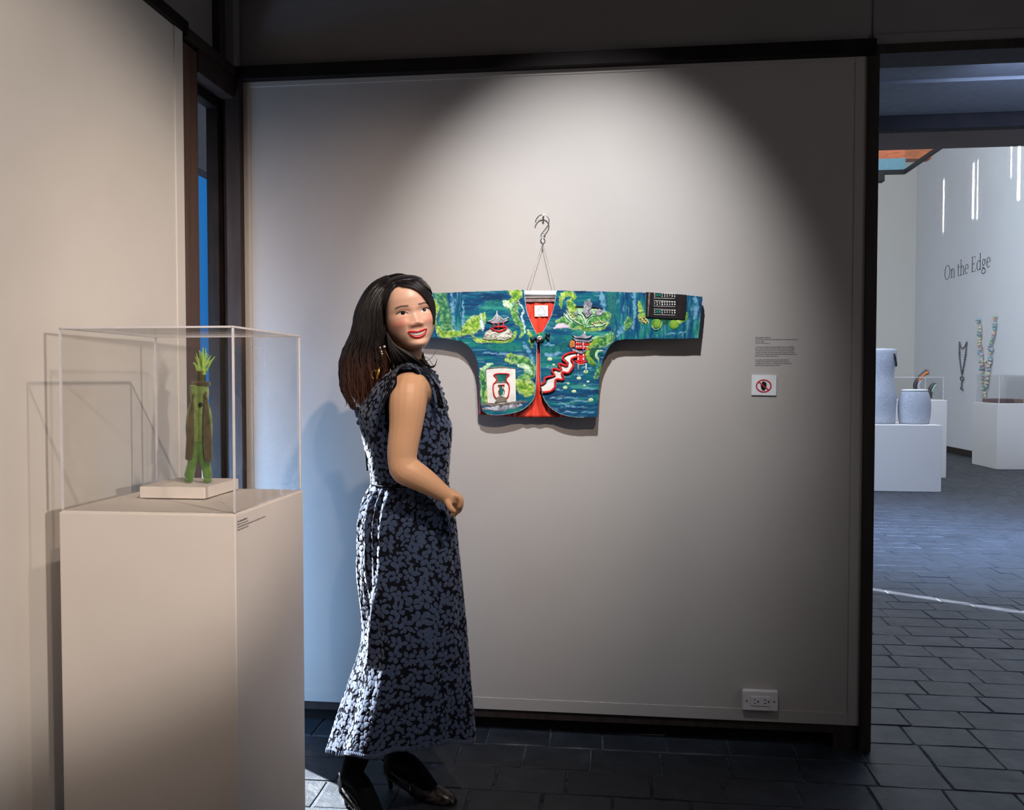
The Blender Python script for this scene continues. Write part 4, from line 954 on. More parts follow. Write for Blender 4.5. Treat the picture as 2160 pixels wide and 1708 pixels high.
# hook, cord
hk = thing('wall_hook', 'dull steel S hook on the wall above the jacket', 'hook', tuple(J(905, 90, WY)))
g = Geo(); g.tube([J(x, y, WY - .02) for x, y in [tuple(s) for s in spline([(852, 132), (860, 108), (882, 84), (912, 78), (938, 90), (950, 118), (945, 150), (925, 180), (905, 205), (893, 222), (896, 240), (912, 245), (922, 232), (918, 215), (905, 210)], 60)]], .0019, 8); g.out('s_hook', MT['chrome'], hk)
g = Geo(); g.tube([J(910, 80, WY + .003), J(910, 78, WY - .026)], .0028, 8); g.add(ball_geo(J(910, 82, WY - .027), .0042, 10, 8)); o = g.out('peg', MT['white'], hk); tag(o, 'white peg')
cd = thing('hanging_cord', 'thin steel cord forming a narrow triangle from hook to jacket', 'cord', tuple(J(905, 285, WY - .02)))
wire = M('thin_wire', srgb(130, 128, 132), .4, metal=.7)
for x in (794, 990): g = Geo(); g.tube([J(905, 285, WY - .022), J(x, 612, JY + .012), J(x, 636, JY + .012)], .0008, 6); g.out('cord_side', wire, cd)
g = Geo(); g.tube([J(905, 280, WY - .022), J(906, 298, WY - .022)], .0024, 8); g.out('crimp', MT['chrome'], cd)
g = Geo(); g.tube([J(907, 238, WY - .02), J(905, 262, WY - .02), J(905, 284, WY - .022)], .0016, 8); g.out('clear_link', MT['white'], cd)
# ------------------------------------------------------------------ the woman
Wn = thing('person', 'smiling dark-haired woman in a navy floral lace dress, right hand on her waist, standing sideways', 'person', (-.66, 2.46, 0))
YC = 2.46
def W3(px, py, dy=0.0): return P(px, py, YC + dy)
K = 1 / 700.0
# ---- body: joined volumes, fused into one continuous skin
g = Geo()
def limb(pts, n=14, seg=16):
    """pts: (px, py, dy, radius m)"""
    sp = spline([tuple(W3(a, b, c)) + (r,) for a, b, c, r in pts], n); g.add(tube_geo([s[:3] for s in sp], [s[3] for s in sp], seg))
# torso, neck
limb([(862, 1100, 0, .105), (865, 1030, 0, .093), (866, 960, 0, .095), (866, 900, .0, .098), (866, 850, .01, .088), (862, 815, .01, .062)], 20, 20)
limb([(862, 830, .02, .07), (858, 790, .02, .050), (856, 765, .015, .047), (858, 730, .0, .050)], 10)
# near shoulder and arm: shoulder, elbow, wrist
limb([(872, 832, -.05, .058), (868, 824, -.115, .057), (862, 826, -.150, .055), (860, 855, -.165, .0535), (856, 900, -.172, .047), (850, 940, -.178, .0435), (848, 968, -.18, .0415)], 20, 18)
limb([(848, 962, -.18, .041), (853, 988, -.182, .0425), (872, 1000, -.180, .0405), (902, 1018, -.170, .034), (928, 1036, -.158, .0265), (941, 1045, -.150, .0235)], 18, 18)
limb([(849, 972, -.175, .038), (846, 980, -.18, .030)], 4)
# far shoulder
limb([(872, 835, .06, .055), (880, 832, .12, .052), (892, 880, .15, .044), (905, 960, .16, .04)], 12)
# hand: palm hanging from the wrist, back of the hand to the right
limb([(938, 1043, -.150, .0215), (948, 1046, -.146, .0225), (957, 1050, -.140, .0215), (961, 1054, -.132, .0180)], 8, 14)
limb([(940, 1048, -.135, .018), (950, 1054, -.120, .018), (957, 1057, -.112, .0165)], 6, 12)
# four unequal fingers bending down and back toward the belly
fingers = [[(958, 1044, -.156, .0094), (970, 1049, -.155, .0092), (972, 1062, -.152, .0084), (967, 1071, -.149, .0070)],
           [(960, 1049, -.137, .0096), (971, 1056, -.136, .0094), (971, 1071, -.133, .0086), (964, 1081, -.130, .0070)],
           [(957, 1054, -.118, .0092), (967, 1062, -.117, .0090), (965, 1077, -.115, .0080), (957, 1086, -.113, .0068)],
           [(953, 1058, -.100, .0082), (961, 1067, -.099, .0078), (958, 1080, -.098, .0072), (951, 1087, -.097, .0062)]]
for f_ in fingers: limb(f_, 9, 10)
limb([(942, 1050, -.160, .0112), (946, 1063, -.166, .0098), (952, 1073, -.166, .0086), (959, 1079, -.160, .0070)], 9, 10)      # thumb
# legs
HIPN, HIPF = (850, 1110, -.05, .085), (862, 1110, .06, .085)
limb([HIPN, (848, 1270, -.05, .070), (836, 1370, -.04, .053), (808, 1470, -.04, .047), (766, 1560, -.05, .040), (741, 1630, -.05, .031), (736, 1668, -.05, .030)], 22)
limb([HIPF, (865, 1270, .05, .072), (862, 1370, .06, .054), (850, 1470, .07, .048), (836, 1560, .07, .040), (831, 1605, .07, .029), (831, 1628, .07, .028)], 22)
body_me = remeshed('tmpbody', g, None, None, .0030, 5)
# ---- head, a fine grid shaped in its own frame (cm): x right, y back, z up from the chin
hz = np.array([0, .5, 1.2, 2, 3.2, 4.5, 6, 8, 10, 11, 12.5, 15, 17, 19, 20.5, 21.5, 22.0])
hf = np.array([4.2, 7.2, 8.5, 8.9, 8.55, 8.8, 8.9, 9.05, 8.85, 8.8, 9.3, 9.5, 9.0, 7.6, 5.7, 3.5, 1.0])
hw = np.array([1.0, 2.1, 3.1, 3.9, 4.9, 5.8, 6.55, 7.2, 7.45, 7.45, 7.35, 7.3, 7.1, 6.1, 4.7, 3.0, .8])
hb = np.array([.5, 1.5, 2.8, 4.0, 5.5, 6.6, 7.6, 8.6, 9.2, 9.4, 9.5, 9.4, 8.8, 7.5, 5.6, 3.5, 1.0])
nf, nb = 240, 60; nz = 330
zz = np.concatenate([np.linspace(0, 1.0, 26)[:-1], np.linspace(1.0, 15, 250)[:-1], np.linspace(15, 22, 56)])
an = np.concatenate([np.linspace(-math.pi / 2, math.pi / 2, nf)[:-1], np.linspace(math.pi / 2, 3 * math.pi / 2, nb)[:-1]])
def smooth_i(z, a):
    c = np.interp(z, hz, a)
    return (c + np.interp(z - .5, hz, a) + np.interp(z + .5, hz, a) + np.interp(z - .25, hz, a) + np.interp(z + .25, hz, a)) / 5
ZZ, AN = np.meshgrid(zz, an, indexing='ij')
wv, fv, bv = smooth_i(ZZ, hw), smooth_i(ZZ, hf), smooth_i(ZZ, hb)
sn, cs_ = np.sin(AN), np.cos(AN)
ex_ = 2 / 2.35
X = wv * np.sign(sn) * np.abs(sn) ** ex_
Yh = np.where(cs_ > 0, -fv * np.abs(cs_) ** ex_, bv * np.abs(cs_) ** (2 / 2.1))
front = np.clip(cs_ * 2.2, 0, 1) * (cs_ > 0)
G2 = lambda cx, cz, sx, sz: np.exp(-((X - cx) / sx) ** 2 / 2 - ((ZZ - cz) / sz) ** 2 / 2)
D = np.zeros_like(X)                                              # displacement forwards
# nose
rh = np.interp(ZZ, [6.1, 6.6, 7.1, 7.7, 8.4, 9.5, 10.6, 11.6, 12.6], [0, .35, 1.0, 1.5, 1.2, .8, .48, .36, .1])
rw = np.interp(ZZ, [6.5, 7.5, 8.5, 10, 12], [1.0, .95, .85, .8, .95])
D += rh * np.exp(-(X / rw) ** 2 / 2)
for sx in (-1, 1):
    D += .62 * G2(sx * 1.32, 7.3, .46, .46)
    D -= .30 * G2(sx * .55, 6.72, .26, .16)
    D -= .46 * G2(sx * 3.05, 11.0, 1.3, .85)                      # socket
    D += .16 * G2(sx * 3.1, 12.35, 1.5, .5)                       # brow ridge
    D += .62 * G2(sx * 3.9, 8.1, 1.35, 1.15)                       # smiling cheek
    D -= .22 * G2(sx * 2.55, 6.2, .32, 1.0)                        # fold
    D += .22 * G2(sx * 3.1, 10.0, 1.1, .28)                        # lower lid
D += .42 * G2(0, 1.9, 1.15, .8)
D -= .18 * G2(0, 3.15, 1.3, .35)
# mouth: curved coordinate, corners lifted by the smile
zm = ZZ - (4.60 + .12 * X ** 2)
mw = 2.9
mask_x = np.clip(1 - (np.abs(X) / mw) ** 2.6, 0, 1)
D += .38 * np.exp(-(zm / 1.25) ** 2) * np.exp(-(X / 2.4) ** 2)
up_t, up_b = 1.0 * mask_x ** .7 - .12 * np.exp(-(X / .35) ** 2) , .34 * mask_x
lo_t, lo_b = -.52 * mask_x, -1.42 * mask_x ** .75
upper = (zm < up_t) & (zm > up_b) & (mask_x > 0)
lower = (zm < lo_t) & (zm > lo_b) & (mask_x > 0)
teeth = (zm <= up_b) & (zm >= lo_t) & (mask_x > .02)
D += np.where(upper, .20 * np.sin(np.pi * np.clip((zm - up_b) / (up_t - up_b + 1e-6), 0, 1)), 0) * front
D += np.where(lower, .36 * np.sin(np.pi * np.clip((zm - lo_b) / (lo_t - lo_b + 1e-6), 0, 1)), 0) * front
D -= np.where(teeth, .22, 0)
# eyes: almond openings, eyeball bulging inside
eye_w, eye_l, lash, iris, pup, glint, lid = [np.zeros(X.shape, bool) for _ in range(7)]
for sx in (-1, 1):
    ex0, ez0 = sx * 3.12, 10.92
    u_ = (X - ex0) * sx                                            # outward positive
    hwid = 1.42
    t = np.clip(u_ / hwid, -1, 1); prof = np.clip(1 - t ** 2, 0, 1)
    tilt = .13 * u_
    top = ez0 + tilt + .55 * prof ** .75; bot = ez0 + tilt - .30 * prof ** .9
    op = (np.abs(u_) < hwid) & (ZZ < top) & (ZZ > bot) & (Yh < 0)
    eye_w |= op
    ir = ((X - ex0 - .06) ** 2 + (ZZ - ez0 - .14) ** 2)
    iris |= op & (ir < .56 ** 2); pup |= op & (ir < .22 ** 2); glint |= op & (((X - ex0 - .22) ** 2 + (ZZ - ez0 - .30) ** 2) < .10 ** 2)
    lash |= (np.abs(u_ - .12) < hwid + .20) & (ZZ >= top - .02) & (ZZ < top + .16 + .16 * np.clip(t + .3, 0, 1)) & (Yh < 0) & (~op)
    lid |= (np.abs(u_) < hwid * .9) & (ZZ >= top + .42) & (ZZ < top + .50) & (Yh < 0)
    D += np.where(op, .12 * np.exp(-ir / .7) - .06, 0)
    D += np.where(lash, .08, 0)
    D += .15 * np.exp(-((ZZ - top - .22) / .16) ** 2) * (np.abs(u_) < hwid * 1.05)
Yf = Yh - D * front
# colours
skin = np.array(srgb(234, 188, 164)[:3]); 
col = np.tile(skin, X.shape + (1,)).astype(float)
def mixc(a, c, w): return a * (1 - w[..., None]) + np.array(c[:3]) * w[..., None]
blush = .60 * (G2(4.6, 8.3, 1.5, 1.0) + G2(-4.6, 8.3, 1.5, 1.0)); col = mixc(col, srgb(222, 118, 104), np.clip(blush, 0, .6) * front)
col = mixc(col, srgb(206, 140, 118), np.clip(.35 * G2(0, 7.3, 1.2, .6), 0, 1) * front)
for sx in (-1, 1):
    bx_ = (X - sx * 3.2) * sx; bz = 12.72 + .22 * np.exp(-((bx_ - .5) / 1.3) ** 2) - .10 * np.abs(bx_) ** 1.2 * (bx_ > 0)
    bw = np.exp(-np.abs((ZZ - bz) / .30) ** 3) * np.clip((2.0 - np.abs(bx_)) * 2.5, 0, 1) * (Yh < 0); col = mixc(col, srgb(58, 40, 36), .88 * bw)
    col = mixc(col, srgb(172, 116, 100), .45 * G2(sx * 3.15, 11.55, 1.25, .28) * front)
    col = mixc(col, srgb(120, 62, 52), .7 * G2(sx * .6, 6.72, .26, .12) * front)
fr = cs_ > 0
col[lid & fr] = srgb(150, 100, 84)[:3]
col[eye_w & fr] = srgb(232, 226, 224)[:3]; col[iris & fr] = srgb(30, 18, 14)[:3]; col[pup & fr] = srgb(6, 5, 5)[:3]; col[glint & fr] = srgb(255, 255, 255)[:3]
col[lash & fr] = srgb(24, 16, 16)[:3]
col[(upper | lower) & fr] = srgb(204, 36, 44)[:3]
tf = np.abs(((X * 1.75) % 1.0) - .5) < .44
col[teeth & fr] = srgb(238, 232, 224)[:3]; col[teeth & fr & ~tf] = srgb(206, 196, 188)[:3]
col[teeth & fr & ((mask_x < .22) | (zm < lo_t + .16 * 1))] = srgb(120, 40, 40)[:3]
rough = np.full(X.shape, .38); rough[(eye_w) & fr] = .22; rough[(upper | lower) & fr] = .3; rough[teeth & fr] = .2
# head frame
HEAD_YAW = R(14 + 11.5); ROLL = R(-10.4); PITCHH = R(0)
hc_px = W3(861.5, 667, -.01)                                         # head centre (z = 10.5 cm in head frame)
Mh = Matrix.Rotation(R(14), 3, 'Z') @ Matrix.Rotation(ROLL, 3, 'Y') @ Matrix.Rotation(HEAD_YAW - R(14), 3, 'Z') @ Matrix.Rotation(PITCHH, 3, 'X')
HS = .01035
def H3(x, y, z): return hc_px + Mh @ Vector((x, y + .5, z - 10.5)) * HS
Mn = np.array(Mh)
def HN(Xa, Ya, Za): return (np.stack([Xa, Ya + .5, Za - 10.5], -1) @ Mn.T) * HS + np.array(hc_px)
hv = HN(X, Yf, ZZ).reshape(-1, 3); na = len(an)
fs = []
for j in range(len(zz) - 1):
    b0 = j * na
    for i in range(na): i2 = (i + 1) % na; fs.append((b0 + i, b0 + i2, b0 + na + i2, b0 + na + i))
fs.append(tuple(range(na))[::-1]); fs.append(tuple((len(zz) - 1) * na + i for i in range(na)))
from mathutils.bvhtree import BVHTree
HB = BVHTree.FromPolygons([Vector(v) for v in hv[::1]], fs[:-2])
def face_dy(px, py, off=.004):
    """depth (relative to the body plane) of the head surface seen at a picture point, or None"""
    d = ray(px, py).normalized(); h_ = HB.ray_cast(Vector((0, 0, CH)), d)
    return (h_[0].y - YC - off) if h_[0] is not None else None
# join head and body in one mesh
bv_ = np.empty(len(body_me.vertices) * 3, np.float32); body_me.vertices.foreach_get('co', bv_); bv_ = bv_.reshape(-1, 3)
bf = [tuple(i + len(hv) for i in p.vertices) for p in body_me.polygons]
me = bpy.data.meshes.new('body'); me.from_pydata(np.concatenate([hv, bv_]).tolist(), [], fs + bf); me.update()
at = me.color_attributes.new('skin', 'FLOAT_COLOR', 'POINT')
ball_ = np.tile(np.array(list(srgb(228, 180, 142)[:3]) + [.5]), (len(bv_), 1))
at.data.foreach_set('color', np.concatenate([np.concatenate([col.reshape(-1, 3), rough.reshape(-1, 1)], 1), ball_]).astype(np.float32).ravel())
n = N('skin'); vc = n.n('ShaderNodeVertexColor', layer_name='skin'); n.l(vc.outputs[0], n.b.inputs['Base Color']); n.l(vc.outputs[1], n.b.inputs['Roughness'])
n.b.inputs['Subsurface Weight'].default_value = .12; n.b.inputs['Subsurface Radius'].default_value = (.012, .004, .002); n.b.inputs['Subsurface Scale'].default_value = .6
n.b.inputs['Specular IOR Level'].default_value = .45; n.bump(n.noise(n.coord('Object'), 500, 3), .12, .0005)
link_mesh('body', me, n.m, Wn, None, True)

# ---- dress: lofted surface, rows are (py, left px, right px, half depth m)
rows = [(772, 842, 884, .070), (785, 828, 902, .105), (800, 806, 917, .120), (830, 778, 932, .122), (870, 760, 942, .125), (900, 763, 952, .126), (935, 771, 951, .124), (970, 778, 948, .120), (1000, 784, 946, .116), (1017, 784, 945, .114),
        (1035, 778, 950, .125), (1060, 768, 955, .140), (1100, 757, 961, .150), (1150, 754, 966, .153), (1200, 753, 971, .156), (1250, 758, 976, .158), (1300, 763, 981, .160), (1350, 762, 985, .162), (1400, 750, 988, .165), (1450, 736, 991, .168), (1500, 720, 995, .170), (1550, 706, 998, .173), (1597, 693, 1000, .176)]
NR, NA = 190, 300
rs = np.array(spline(rows, NR * 2)); 
yy_ = np.linspace(774, 1597, NR)
lx = np.interp(yy_, rs[:, 0], rs[:, 1]); rx = np.interp(yy_, rs[:, 0], rs[:, 2]); dp = np.interp(yy_, rs[:, 0], rs[:, 3])
ang = np.linspace(0, 2 * math.pi, NA, endpoint=False)
SV = np.zeros((NR, NA, 3))
for j in range(NR):
    a = W3(lx[j], yy_[j]); b = W3(rx[j], yy_[j]); c = (a + b) / 2; hwid = (b - a).length / 2
    s = np.clip((yy_[j] - 1017) / 580, 0, 1)
    gath = np.clip((yy_[j] - 1017) / 30, 0, 1) * math.exp(-max(0, yy_[j] - 1040) / 150)
    # the skirt pleats gather at the back of the waist and open out below
    backw = .35 + .65 * np.clip(-np.cos(ang + .4), 0, 1)
    fold = gath * backw * (.013 * np.sin(ang * 20 + 1.2 * np.sin(ang * 3)) + .004 * np.sin(ang * 41))
    fold += s ** .7 * (.010 * np.sin(ang * 7 + 1.1 + s * 1.2) + .006 * np.sin(ang * 11 + 2 - s))
    # long diagonal fold over the back of the near thigh
    ctr = math.radians(222) + s * .15
    dfa = (ang - (math.radians(252) - (yy_[j] - 1190) / 250 * .75)); dfa = (dfa + math.pi) % (2 * math.pi) - math.pi
    fold += .022 * np.exp(-(dfa / .16) ** 2) * math.exp(-((yy_[j] - 1290) / 90) ** 2) - .012 * np.exp(-((dfa + .38) / .2) ** 2) * math.exp(-((yy_[j] - 1290) / 100) ** 2)
    bod = np.clip((1017 - yy_[j]) / 60, 0, 1); fold += bod * .002 * np.sin(ang * 9 + yy_[j] * .03)
    # cross section: a rounded block turned with the body, scaled so its outline fills the width seen
    e = 2 / (2.15 + .75 * np.clip((yy_[j] - 1000) / 120, 0, 1)); fa = math.radians(30)
    ca, sa_ = np.cos(ang - fa), np.sin(ang - fa)
    A_ = np.sign(ca) * np.abs(ca) ** e; B_ = np.sign(sa_) * np.abs(sa_) ** e
    X_ = A_ * math.cos(fa) - B_ * math.sin(fa); Y_ = A_ * math.sin(fa) + B_ * math.cos(fa)
    X_ = X_ / np.abs(X_).max(); Y_ = Y_ / np.abs(Y_).max()
    # keep the silhouette: folds shrink where the outline is read
    SV[j, :, 0] = c.x + X_ * hwid + np.cos(ang) * (fold * (1 - .55 * np.abs(np.cos(ang)) ** 6))
    SV[j, :, 1] = YC + Y_ * dp[j] + np.sin(ang) * fold
    SV[j, :, 2] = c.z
# the hem: rises toward the front (right) and the far side
hem_t = np.clip((yy_ - 1330) / 267, 0, 1) ** 1.5
rise = .026 + .055 * ((1 + np.cos(ang)) / 2) ** 1.5 + .052 * np.clip(-np.sin(ang), 0, 1) ** 1.2 + .007 * np.sin(ang * 5)
SV[:, :, 2] += hem_t[:, None] * rise[None, :]
wz = SV[:, :, 2]
# perspective: the px/py rows were read on the silhouette plane; near side sits lower in the picture, so lift hem nowhere else
lace_base = M('navy_lace_ground', srgb(18, 22, 34), .8, srgb(13, 16, 26), 200, sheen=.0, spec=.15)
petal_m = M('slate_blue_petals', srgb(64, 80, 112), .78, srgb(54, 70, 100), 120, sheen=.35, spec=.25)
fs = [(j * NA + i, (j + 1) * NA + i, (j + 1) * NA + (i + 1) % NA, j * NA + (i + 1) % NA) for j in range(NR - 1) for i in range(NA)]
dress = build('dress', SV.reshape(-1, 3), fs, lace_base, Wn, smooth=True)
md = dress.modifiers.new('t', 'SOLIDIFY'); md.thickness = .0015; md.offset = -1
tag(dress, 'long sleeveless navy dress with slate blue lace flowers')
# normals and lookup
du = np.roll(SV, -1, 1) - np.roll(SV, 1, 1); dv_ = np.gradient(SV, axis=0)
NV = np.cross(dv_, du); NV /= np.linalg.norm(NV, axis=-1, keepdims=True) + 1e-9
if NV[100, int(NA * .0)][0] < 0: NV = -NV
def look(A, u, v):
    u = u % NA; v = np.clip(v, 0, NR - 1.001); i = np.floor(u).astype(int) % NA; j = np.floor(v).astype(int); fu = (u - np.floor(u))[..., None]; fvv = (v - j)[..., None]; i2 = (i + 1) % NA
    return (A[j, i] * (1 - fu) + A[j, i2] * fu) * (1 - fvv) + (A[j + 1, i] * (1 - fu) + A[j + 1, i2] * fu) * fvv
su = np.linalg.norm(du, axis=-1) / 2; sv = np.linalg.norm(dv_, axis=-1)
rp = np.random.RandomState(4)
def petals(count, centre_rad, existing, length, width, fill=False):
    """dart throwing on the dress; returns list of (u, v, angle)"""
    out = []; pts = existing
    area = (su * sv); pr = (area / area.sum()).ravel()
    ids = rp.choice(NR * NA, size=count, p=pr)
    U = ids % NA + rp.rand(count); V = np.clip(ids // NA + rp.rand(count), 1.5, NR - 2.5)
    Q = look(SV, U, V); cell = {}
    cs2 = centre_rad
    def key(q): return (int(q[0] // cs2), int(q[1] // cs2), int(q[2] // cs2))
    for q in pts: cell.setdefault(key(q), []).append(q)
    for u, v, q in zip(U, V, Q):
        k = key(q); ok = True
        for a in (-1, 0, 1):
            for b in (-1, 0, 1):
                for c in (-1, 0, 1):
                    for r_2 in cell.get((k[0] + a, k[1] + b, k[2] + c), ()):
                        if (r_2[0] - q[0]) ** 2 + (r_2[1] - q[1]) ** 2 + (r_2[2] - q[2]) ** 2 < centre_rad ** 2: ok = False; break
                    if not ok: break
                if not ok: break
            if not ok: break
        if ok: cell.setdefault(k, []).append(q); out.append((u, v, q))
    return out
outl = np.array([(0.10, 0), (.30, .32), (.58, .5), (.85, .38), (1.0, 0), (.85, -.38), (.58, -.5), (.30, -.32)])
def petal_quads(u, v, a, L_, Wd, lift):
    x = outl[:, 0] * L_; y = outl[:, 1] * Wd
    X_ = x * math.cos(a) - y * math.sin(a); Y_ = x * math.sin(a) + y * math.cos(a)
    xc, yc = .55 * L_ * math.cos(a), .55 * L_ * math.sin(a)
    X_ = np.append(X_, xc); Y_ = np.append(Y_, yc)
    i, j = int(u) % NA, min(int(v), NR - 1)
    uu = u + X_ / su[j, i]; vv = v + Y_ / sv[j, i]
    p = look(SV, uu, vv); nn = look(NV, uu, vv)
    lf = np.full(9, lift); lf[8] += .0012
    return p + nn * lf[:, None]
pv, pf = [], []
def emit(q):
    b = len(pv) * 9; pv.append(q)
    for k in range(8): pf.append((b + k, b + (k + 1) % 8, b + 8))
cent = petals(16000, .035, [], 0, 0)
occ = []
for (u, v, q) in cent:
    a0 = rp.rand() * 6.28; L0 = rp.uniform(.0215, .0250)
    for k in range(5):
        a = a0 + k * 2 * math.pi / 5 + rp.uniform(-.1, .1); qd = petal_quads(u, v, a, L0, L0 * .62, .0016); emit(qd); occ.append(qd[8]); occ.append(qd[2] * .5 + qd[6] * .5); occ.append(qd[3] * .5 + qd[5] * .5)
fill = petals(50000, .0088, occ, 0, 0)
for (u, v, q) in fill:
    a = rp.rand() * 6.28; L0 = rp.uniform(.013, .018); emit(petal_quads(u - 0, v, a, L0, L0 * .55, .0011))
V_ = np.concatenate(pv)
o = build('lace_flowers', V_, pf, petal_m, dress, smooth=True); o['kind'] = 'stuff'; tag(o, 'raised slate blue lace petals')
# scalloped hem
g = Geo(); j = NR - 1
for i in range(0, 150):
    u = i * NA / 150; p = look(SV, np.array(u), np.array(float(j) - .002)); 
    g.add(ball_geo(Vector(p) + Vector((0, 0, -.004)), .0082, 8, 5, (1, .35, 1) if abs(math.cos(u / NA * 6.283)) < .7 else (.35, 1, 1)))
o = g.out('scalloped_hem', petal_m, dress); o['kind'] = 'stuff'
# waist seam ribbon
g = Geo(); jw = int(np.argmin(np.abs(yy_ - 1017))); g.tube([Vector(SV[jw, i % NA]) + Vector(NV[jw, i % NA]) * .001 for i in range(0, NA + 1, 4)], .0028, 6); g.out('waist_seam', lace_base, dress)

# ---- ruffles of the shoulder straps: wavy strips edged with lace petals
def ruffle(name, top, outw, n=90, wav=.006, freq=16):
    """top: (px,py,dy) attach line; outw: matching free edge"""
    A = np.array(spline([tuple(W3(*t)) for t in top], n)); B = np.array(spline([tuple(W3(*t)) for t in outw], n)); m = 9
    S = np.zeros((m, n, 3))
    for k in range(m):
        t = k / (m - 1); S[k] = A * (1 - t) + B * t
        S[k, :, 1] -= .012 * math.sin(math.pi * t * .6)
        S[k] += (wav * t * np.sin(np.linspace(0, freq, n)))[:, None] * np.array([.5, -.9, .1])
        if k == m - 1: S[k] += (.003 * np.abs(np.sin(np.linspace(0, n * .28, n))))[:, None] * (B - A) / (np.linalg.norm(B - A, axis=1)[:, None] + 1e-6)
    fs = [(k * n + i, k * n + i + 1, (k + 1) * n + i + 1, (k + 1) * n + i) for k in range(m - 1) for i in range(n - 1)]
    o = build(name, S.reshape(-1, 3), fs, lace_base, dress, smooth=True); o.modifiers.new('s', 'SOLIDIFY').thickness = .0012
    vs, f2 = [], []
    nrm = np.cross(np.gradient(S, axis=1), np.gradient(S, axis=0)); nrm /= np.linalg.norm(nrm, axis=-1, keepdims=True) + 1e-9
    if nrm[:, :, 1].mean() > 0: nrm = -nrm
    ts = np.linalg.norm(np.gradient(S, axis=1), axis=-1); tv = np.linalg.norm(np.gradient(S, axis=0), axis=-1)
    for c in range(int(n * 1.2)):
        u, v, a = rp.uniform(3, n - 4), rp.uniform(.5, m - 1.6), rp.rand() * 6.28; L0 = rp.uniform(.010, .015); b = len(vs)
        i, j = int(u), int(v)
        for (ox, oy) in list(outl) + [(.55, 0)]:
            x, y = ox * L0, oy * L0 * .6; X_ = (x * math.cos(a) - y * math.sin(a)) / max(ts[j, i], 1e-4); Y_ = (x * math.sin(a) + y * math.cos(a)) / max(tv[j, i], 1e-4)
            uu = min(max(u + X_, 0), n - 1.01); vv = min(max(v + Y_, 0), m - 1.01); i2, j2 = int(uu), int(vv); fu, fv_ = uu - i2, vv - j2
            p = (S[j2, i2] * (1 - fu) + S[j2, i2 + 1] * fu) * (1 - fv_) + (S[j2 + 1, i2] * (1 - fu) + S[j2 + 1, i2 + 1] * fu) * fv_
            vs.append(p + nrm[j2, i2] * (.0014 + (.0008 if ox == .55 and oy == 0 else 0)))
        for k in range(8): f2.append((b + k, b + (k + 1) % 8, b + 8))
    q = build('ruffle_petals', vs, f2, petal_m, o, smooth=True) if False else build('lace_petals', vs, f2, petal_m, dress, smooth=True); q['kind'] = 'stuff'
    return o
ruffle('shoulder_ruffle', [(898, 782, -.09), (880, 770, -.095), (858, 766, -.10), (836, 774, -.11), (818, 795, -.12), (806, 830, -.12), (800, 870, -.11), (796, 905, -.10)],
       [(886, 790, -.14), (872, 776, -.15), (850, 775, -.165), (838, 790, -.185), (836, 812, -.19), (820, 838, -.185), (806, 872, -.17), (795, 915, -.145)])
ruffle('shoulder_ruffle', [(880, 770, -.05), (900, 776, -.06), (912, 800, -.07), (920, 830, -.08), (924, 860, -.08)], [(868, 782, -.12), (902, 790, -.12), (924, 812, -.12), (932, 840, -.12), (936, 862, -.11)], 60, .004, 9)
def beads_line(name, pts, n, r, mat, parent):
    g = Geo()
    for i, s in enumerate(spline([tuple(W3(*p)) for p in pts], n)):
        for k in range(3): g.add(ball_geo(Vector(s) + Vector((rp.uniform(-.006, .006), rp.uniform(-.006, .006), rp.uniform(-.005, .005))), r * rp.uniform(.8, 1.2), 7, 5, (1, .6, 1)))
    o = g.out(name, mat, parent); o['kind'] = 'stuff'; return o
beads_line('ruffle_edge', [(906, 778, .02), (920, 800, .03), (930, 826, .03), (937, 850, .02), (938, 866, .01)], 16, .0062, M('dark_lace_scallops', srgb(40, 48, 68), .8), dress)
beads_line('back_ruffle_edge', [(750, 862, -.02), (756, 872, -.03), (768, 880, -.03), (780, 878, -.04), (760, 892, -.02)], 12, .0066, petal_m, dress)
g = Geo(); g.tube([W3(771, 880, -.04), W3(770, 905, -.04), W3(772, 950, -.035), W3(775, 992, -.03)], .0026, 6); g.tube([W3(771, 880, -.04), W3(775, 900, -.045), W3(778, 930, -.05), W3(776, 925, -.05)], .0022, 6); o = g.out('tie_ribbon', lace_base, dress); tag(o, 'thin dark ribbon hanging from the back of the neck')
beads_line('tie_tassel', [(766, 908, -.045), (774, 912, -.045)], 3, .0056, petal_m, dress)

# ---- tights and shoes
def foot_geo(g, ank, az, heel_h, L=.225):
    """stockinged foot from ankle down to the toes, direction az, heel lifted"""
    d = Vector((math.cos(az), math.sin(az), 0))
    heel = Vector((ank.x, ank.y, 0)) - d * .022
    pts = [(ank, .030), (ank + d * .004 + Vector((0, 0, -.03)), .033)]
    sp = spline([tuple(a) + (r,) for a, r in pts], 4); g.add(tube_geo([s[:3] for s in sp], [s[3] for s in sp], 14))
    hl = heel.copy(); hl.z = heel_h + .028
    mid = heel + d * .085; mid.z = heel_h * .72 + .034
    ball = heel + d * .155; ball.z = .024
    toe = heel + d * .215; toe.z = .017
    for seq in ([(hl, .028), (mid, .030), (ball, .029), (toe, .016)], [(ank, .031), (mid + Vector((0, 0, .022)), .029), (ball + Vector((0, 0, .006)), .026)]):
        sp = spline([tuple(a) + (r,) for a, r in seq], 12); g.add(tube_geo([s[:3] for s in sp], [s[3] for s in sp], 14))
    return heel, d
tg_m = M('black_opaque_tights', srgb(11, 12, 18), .8, spec=.12)
shoe_m = N('dark_snakeskin'); shoe_m.b.inputs['Roughness'].default_value = .3; v_ = shoe_m.coord('Object'); vo = shoe_m.n('ShaderNodeTexVoronoi'); shoe_m.l(v_, vo.inputs['Vector']); vo.inputs['Scale'].default_value = 130
